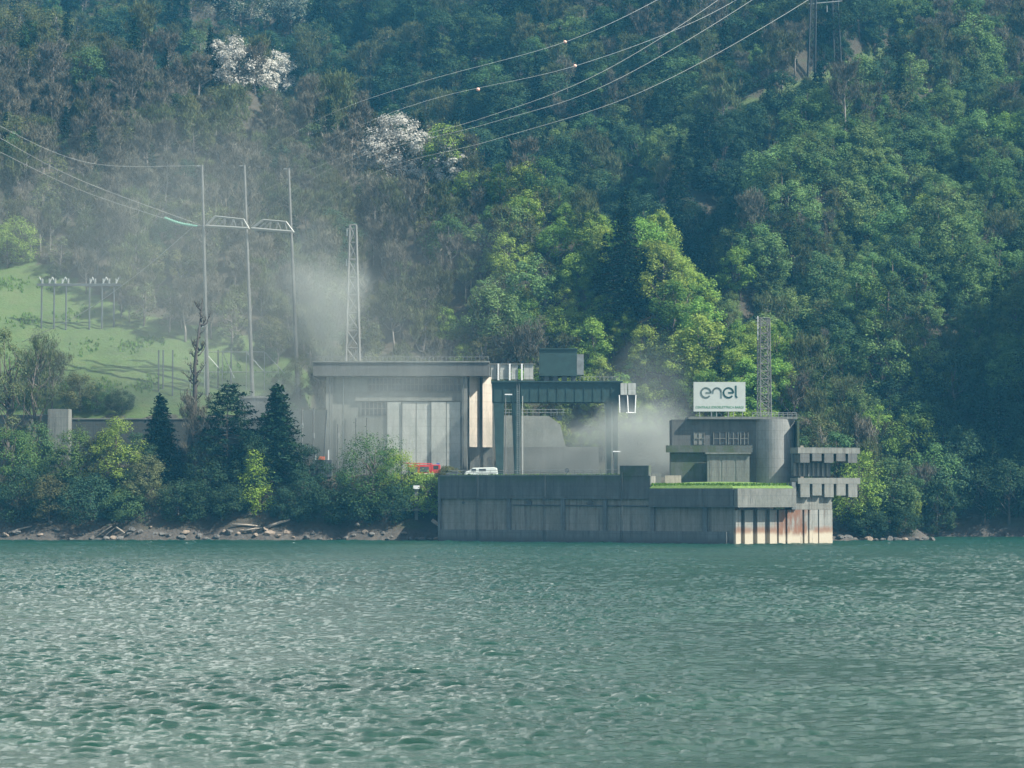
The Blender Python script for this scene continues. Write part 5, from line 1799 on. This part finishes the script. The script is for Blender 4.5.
# concrete lattice tower in the smoke
YL = 716.0
lb = (px_x(353, YL), YL, float(H(px_x(353, YL), YL)) - 1)
lt = lattice_thing('lattice_tower', lb, (px_x(352.5, YL), YL, px_z(225, YL)), 5.6, 1.9, 4.5, 1.8, 13, 0.30, 0.15, M['pole'], 'pale tapering lattice tower in the smoke behind the hall roof', 'tower')
for y, pa, pb in ((229, 345.5, 357), (259, 345, 358)):
    MB().bar((px_x(pa, YL), YL, px_z(y, YL)), (px_x(pb, YL), YL, px_z(y, YL)), 0.2).build('crossarm', M['pole'], lt)
    MB().tube([(px_x(pa + 1, YL), YL, px_z(y + 0.5, YL)), (px_x(pa + 1, YL), YL, px_z(y + 7, YL))], 0.22, 8).build('insulator', M['porcelain'], lt)

# far lattice pylon on the ledge
gA, gB = ground_hit(811, 86), ground_hit(838, 78)
fp = thing('far_pylon', tuple(gA), 'dark two legged lattice pylon on the grassy ledge at the top edge', 'pylon')
for g_, pxt, pyt in ((gA, 813.5, -18), (gB, 834, -22)):
    legs, brc = [MB() for _ in range(4)], MB()
    lattice(legs, brc, (g_.x, g_.y, g_.z - 1.5), tuple(at(pxt, pyt, g_.y)), 2.9, 1.9, 2.9, 1.9, 11, 0.26, 0.10)
    for l in legs:
        l.build('leg', M['steel_black'], fp)
    brc.build('bracing', M['steel_black'], fp)
ca = MB()
pA, pB = at(808, 4, gA.y), at(842, 1, gB.y)
for dz in (0, 1.6):
    ca.bar(pA + Vector((0, 0, dz)), pB + Vector((0, 0, dz)), 0.16)
ca.build('crossarm', M['steel_dark'], fp)
c_ = at(827, 12, gA.y)
MB().tube([c_ + Vector((0, 0, 2.5)), c_], 0.2, 8).build('insulator', M['steel'], fp)

# switch gantry on the meadow
Yg = ground_hit(75, 330).y
XG = lambda p: px_x(p, Yg)
ZG = lambda p: px_z(p, Yg)
sw = thing('switch_gantry', (XG(75), Yg, ZG(332)), 'row of six dark posts under a beam with white insulators on the meadow', 'gantry')
for p, yb_ in ((40.5, 334), (53, 334), (65, 334), (88.5, 335), (101, 334), (113, 334)):
    zb_ = min(ZG(yb_), float(H(XG(p), Yg))) - 0.8
    MB().tube([(XG(p), Yg, zb_), (XG(p), Yg, ZG(284))], 0.26, 6).build('post', M['steel_dark'], sw)
MB().box(XG(36), XG(120), Yg - 0.3, Yg + 0.3, ZG(286), ZG(283.5)).build('beam', M['steel_dark'], sw)
for k, p in enumerate((41, 48, 54, 61, 67, 89, 94, 102, 108, 115)):
    ins = MB()
    for j in range(4):
        ins.tube([(XG(p), Yg, ZG(283.4) + j * 0.4), (XG(p), Yg, ZG(283.4) + j * 0.4 + 0.2)], 0.32, 8)
    ins.bar((XG(p), Yg, ZG(283.4)), (XG(p) + (0.9 if k % 2 else -0.9), Yg, ZG(277)), 0.14)
    ins.build('insulator', M['porcelain'], sw)

# steel posts and wire frame behind the pines
for k, (p, yt, yb_) in enumerate(((158.5, 350, 392), (163, 350, 390), (172.5, 350, 396), (195, 352, 388), (218, 350, 388), (231, 348, 388))):
    g_ = ground_hit(p, yb_)
    tag(MB().tube([(g_.x, g_.y, g_.z - 0.5), (g_.x, g_.y, px_z(yt, g_.y))], 0.22, 6).build('steel_post', M['steel_dark'], None),
        ('leftmost', 'second from left', 'third from left', 'fourth from left', 'fifth from left', 'rightmost')[k] + ' dark steel post standing on the lower meadow', 'post', 'dark steel posts on the lower meadow')
g_ = ground_hit(235, 390)
fe = thing('wire_frame', tuple(g_), 'pale slender wire frame on the slope between pine and hall', 'frame')
Yf = g_.y
for p0, y0_, p1, y1_ in ((190, 352, 264, 352), (264, 352, 300, 390), (222, 352, 234, 378), (190, 352, 190, 400), (264, 352, 264, 394), (204, 350, 204, 398), (222, 350, 222, 398), (246, 350, 246, 396), (278, 366, 278, 396), (190, 372, 278, 372), (204, 352, 222, 372), (246, 352, 264, 372)):
    MB().bar((px_x(p0, Yf), Yf, px_z(y0_, Yf)), (px_x(p1, Yf), Yf, px_z(y1_, Yf)), 0.11).build('bar', M['steel'], fe)

# ------------------------------------------------------------------ the water's edge
gp = thing('gauge_post', (px_x(416, 652), 652, px_z(508, 652)), 'small pale post with a white cap on a stone slab above the shore', 'post')
x = px_x(416.5, 652)
MB().box(x - 0.45, x + 0.45, 651.6, 652.4, px_z(509, 652) - 3, px_z(489, 652)).build('pillar', M['conc_pale'], gp)
MB().box(x - 0.8, x + 0.8, 651.3, 652.7, px_z(488.9, 652), px_z(485.5, 652)).build('cap', M['white'], gp)
MB().box(px_x(398, 652), px_x(432, 652), 650.6, 654, px_z(511, 652), px_z(508.5, 652)).build('slab', M['conc'], gp)


def rock(x, y, z, s, seed, mat, label):
    r_ = np.random.default_rng(seed)
    m_ = MB().ball((0, 0, 0), 1, 9, 6)
    a = np.array(m_.v)
    dirs = r_.normal(size=(7, 3))
    dirs /= np.linalg.norm(dirs, axis=1, keepdims=True)
    for d in dirs:
        k = a @ d
        cut = r_.uniform(0.45, 0.8)
        a -= np.outer(np.maximum(k - cut, 0), d)
    a *= np.array([s * r_.uniform(0.9, 1.7), s * r_.uniform(0.8, 1.2), s * r_.uniform(0.55, 0.9)])
    ang = r_.uniform(0, 6.28)
    rot = np.array([[math.cos(ang), -math.sin(ang), 0], [math.sin(ang), math.cos(ang), 0], [0, 0, 1]])
    m_.v = [tuple(p) for p in (a @ rot.T + np.array([x, y, z]))]
    tag(m_.build('rock', M[mat], None), label, 'rock', 'rocks along the waterline')


rr = np.random.default_rng(99)
spots = [(p + rr.uniform(-3, 3), rr.uniform(524, 538), rr.uniform(0.5, 1.25)) for p in np.arange(6, 440, 7.2)]
spots += [(p, rr.uniform(531, 540), rr.uniform(0.6, 1.5)) for p in np.arange(840, 932, 7.0)]
lands = [(50, 'olive bush at the left edge'), (116, 'tallest shore tree'), (160, 'thuja'), (206, 'leaning bare tree'), (255, 'bright poplar'), (302, 'bush right of the poplar'), (372, 'big tree before the hall'), (425, 'gauge post'), (20, 'tree at the left edge'), (860, 'comb beam tips'), (905, 'spur tip'), (85, 'green tree before the pier'), (335, 'bush left of the big tree')]
near = {}
for i, (p, yv, s) in enumerate(spots):
    l = min(lands, key=lambda q_: abs(q_[0] - p))[1]
    near.setdefault(l, []).append(i)
for i, (p, yv, s) in enumerate(spots):
    l = min(lands, key=lambda q_: abs(q_[0] - p))[1]
    ids = near[l]
    n_ = ids.index(i)
    w_ = 'only' if len(ids) == 1 else 'leftmost' if n_ == 0 else 'rightmost' if n_ == len(ids) - 1 else ORD[n_] + ' from left'
    tan = 236 < p < 300 or i % 5 == 0
    if p < 450:
        Y = 645.4 + (540 - yv) * 0.22
    else:
        Y = float(np.interp(px_x(p, 640), [84, 100, 116, 124], [637, 636, 641, 655])) + (540 - yv) * 0.3
    x = px_x(p, Y)
    rock(x, Y, max(0.1, float(H(x, Y))) + 0.15, s, 300 + i, 'rock_tan' if tan else 'rock', f'{"tan" if tan else "grey"} shore rock below the {l}, {w_}' if w_ != 'only' else f'{"tan" if tan else "grey"} shore rock below the {l}')


def log(p0, y0_, p1, y1_, Y, r_, label):
    a_, b_ = at(p0, y0_, Y), at(p1, y1_, Y + 1.5)
    m_ = b_.lerp(a_, 0.5) + Vector((0, 0, 0.15))
    tag(MB().tube([a_, m_, b_], [r_, r_ * 0.9, r_ * 0.6], 7).build('drift_log', M['wood'], None, smooth=True), label, 'log', 'driftwood logs on the shore')


log(268, 527, 290, 519.5, 648, 0.42, 'long bleached log slanting up from the sandy rocks right of the poplar')
log(232, 524.5, 262, 526.5, 648.5, 0.3, 'flat bleached log on the rocks under the poplar')
log(244, 531, 262, 528, 647.2, 0.28, 'lower of the logs on the sandy rocks under the poplar')
log(96, 537, 112, 526, 647, 0.22, 'thin leaning log below the green tree before the pier')
log(116, 527, 129, 537, 647, 0.25, 'pale log sliding to the water below the tallest shore tree')
log(103, 538, 116, 527, 647.4, 0.2, 'thin log beside the one below the tallest shore tree')
log(8, 533, 32, 526, 647, 0.25, 'pale log at the left edge of the shore')
log(432, 520, 460, 541, 640, 0.5, 'long pale beam sliding into the water left of the quay wall')
log(438, 522, 466, 540, 639, 0.35, 'second pale beam beside the one sliding into the water')
log(455, 539.5, 474, 538.5, 634.5, 0.38, 'short pale log floating at the foot of the quay wall')
log(442, 521.5, 447, 525, 638.5, 0.6, 'stubby bleached stump at the top of the sliding beams')


# ------------------------------------------------------------------ smoke
def smoke(c, rad, dens, seed, label, col=(0.76, 0.85, 0.80), nscale=1.6, thr=0.34):
    m_ = MB().ball((0, 0, 0), 1, 24, 14)
    me_o = m_.build('smoke', M['white'], None, smooth=True)
    me_o.data.transform(Matrix.Translation((0, 0, -1)))
    me_o.location = c
    me_o.scale = rad
    m, nt, out = new_mat('drifting_smoke')
    tc = nt.nodes.new('ShaderNodeTexCoord')
    ln = nt.nodes.new('ShaderNodeVectorMath')
    ln.operation = 'LENGTH'
    nt.links.new(tc.outputs['Object'], ln.inputs[0])
    mp = nt.nodes.new('ShaderNodeMapping')
    mp.inputs['Location'].default_value = (seed * 3.1, seed * 1.7, 0)
    nt.links.new(tc.outputs['Object'], mp.inputs[0])
    wn_ = nt.nodes.new('ShaderNodeTexNoise')
    wn_.inputs['Scale'].default_value = nscale
    wn_.inputs['Detail'].default_value = 4
    nt.links.new(mp.outputs[0], wn_.inputs[0])
    # ragged edge: the distance from the middle is pushed in and out by the noise
    dd = mathn(nt, 'ADD', ln.outputs['Value'], mathn(nt, 'MULTIPLY', mathn(nt, 'SUBTRACT', wn_.outputs[0], 0.35), 1.3))
    fall = maprange(nt, dd, 0.98, 0.12, 0.0, 1.0)
    edge = maprange(nt, ln.outputs['Value'], 1.0, 0.65, 0.0, 1.0)
    pv = nt.nodes.new('ShaderNodeVolumePrincipled')
    pv.inputs['Color'].default_value = (*col, 1)
    nt.links.new(mathn(nt, 'MULTIPLY', mathn(nt, 'MULTIPLY', fall, edge), dens), pv.inputs['Density'])
    nt.links.new(pv.outputs[0], out.inputs['Volume'])
    me_o.data.materials[0] = m
    tag(me_o, label, 'smoke', kind='stuff')
    return me_o


smoke((px_x(640, 648), 648, px_z(444, 648)), (25, 9, 18), 0.17, 1, 'thick pale smoke billowing up between the crane and the intake building')
smoke((px_x(570, 660), 660, px_z(452, 660)), (50, 8, 20), 0.13, 2, 'low pale smoke drifting under the crane beam')
smoke((px_x(318, 697), 697, px_z(300, 697)), (22, 14, 30), 0.085, 3, 'grey green smoke column rising left of the lattice tower')
smoke((px_x(345, 668), 668, px_z(430, 668)), (66, 8, 36), 0.10, 4, 'thin smoke veil over the left part of the machine hall')
smoke((px_x(380, 702), 702, px_z(320, 702)), (80, 14, 50), 0.012, 5, 'thin smoke veil above the hall roof')
smoke((px_x(150, 686), 686, px_z(300, 686)), (115, 18, 90), 0.022, 6, 'faint smoke haze drifting over the left hillside')
smoke((px_x(640, 667), 667, px_z(400, 667)), (30, 8, 26), 0.035, 7, 'thin smoke rising behind the crane cabin')


# ------------------------------------------------------------------ air, sky, sun
SUN_E, SKY_E, EXPO, HAZE_D, HAZE_C = 5.0, 0.085, 1.12, 0.0001, (0.12, 0.56, 0.95, 1)
SUN_EL, SUN_AZ = R(47), math.atan2(0.94, -0.34)     # azimuth from +Y towards +X
sd = Vector((math.sin(SUN_AZ) * math.cos(SUN_EL), math.cos(SUN_AZ) * math.cos(SUN_EL), math.sin(SUN_EL)))
sun_d = bpy.data.lights.new('sun', 'SUN')
sun_d.energy = SUN_E
sun_d.angle = R(0.6)
sun_d.color = (1.0, 0.93, 0.82)
sun = bpy.data.objects.new('sun', sun_d)
COL.objects.link(sun)
sun.location = (300, 300, 500)
sun.rotation_euler = (-sd).to_track_quat('-Z', 'Y').to_euler()
w = bpy.data.worlds.new('World')
sc.world = w
w.use_nodes = True
nt = w.node_tree
bg = nt.nodes['Background']
sky = nt.nodes.new('ShaderNodeTexSky')
sky.sky_type = 'NISHITA'
sky.sun_disc = False
sky.sun_elevation = SUN_EL
sky.sun_rotation = SUN_AZ
sky.dust_density = 1.5
tc = nt.nodes.new('ShaderNodeTexCoord')
mp = nt.nodes.new('ShaderNodeMapping')
mp.inputs['Scale'].default_value = (1, 1, 2.2)
nt.links.new(tc.outputs['Generated'], mp.inputs['Vector'])
cl = maprange(nt, noise(nt, mp.outputs[0], 2.4, 7, 0.6), 0.40, 0.64, 0.12, 0.8)
sz_ = nt.nodes.new('ShaderNodeSeparateXYZ')
nt.links.new(tc.outputs['Generated'], sz_.inputs[0])
cl = mathn(nt, 'MULTIPLY', cl, maprange(nt, sz_.outputs[2], 0.95, 0.25, 0.45, 1.0))
# unseen clouds added: bright bank north for the water's highlights, thin elsewhere
bank = mathn(nt, 'MULTIPLY', maprange(nt, sz_.outputs[1], 0.1, 0.7), maprange(nt, noise(nt, mp.outputs[0], 3.2, 6, 0.6), 0.36, 0.58))
cc = mixc(nt, bank, (6.0, 6.1, 5.7), (24, 24, 22))
nt.links.new(mixc(nt, mathn(nt, 'MAXIMUM', cl, mathn(nt, 'MULTIPLY', bank, 0.9)), sky.outputs[0], cc), bg.inputs[0])   # broken thin cloud
bg.inputs[1].default_value = SKY_E

hz = MB().box(-405, 405, -75, 1285, -7.5, 350).build('haze', None)
m, nt, out = new_mat('blue_green_air')
pv = nt.nodes.new('ShaderNodeVolumePrincipled')
pv.inputs['Color'].default_value = HAZE_C
pv.inputs['Density'].default_value = HAZE_D
pv.inputs['Anisotropy'].default_value = 0.0
nt.links.new(pv.outputs[0], out.inputs['Volume'])
hz.data.materials[0] = m
tag(hz, 'blue green hazy air over the lake and hills', 'haze', kind='stuff')
hz.display_type = 'WIRE'

v = sc.view_settings
sc.display_settings.display_device = 'sRGB'
v.view_transform = 'Standard'
v.look = 'None'
v.exposure = EXPO
v.gamma = 1.0
v.use_curve_mapping = False
sc.render.engine = 'CYCLES'
c = sc.cycles
c.max_bounces = 5
c.diffuse_bounces = 2
c.glossy_bounces = 2
c.transmission_bounces = 2
c.transparent_max_bounces = 8
c.volume_bounces = 0
c.use_denoising = True
c.denoising_prefilter = 'ACCURATE'
c.sample_clamp_indirect = 4
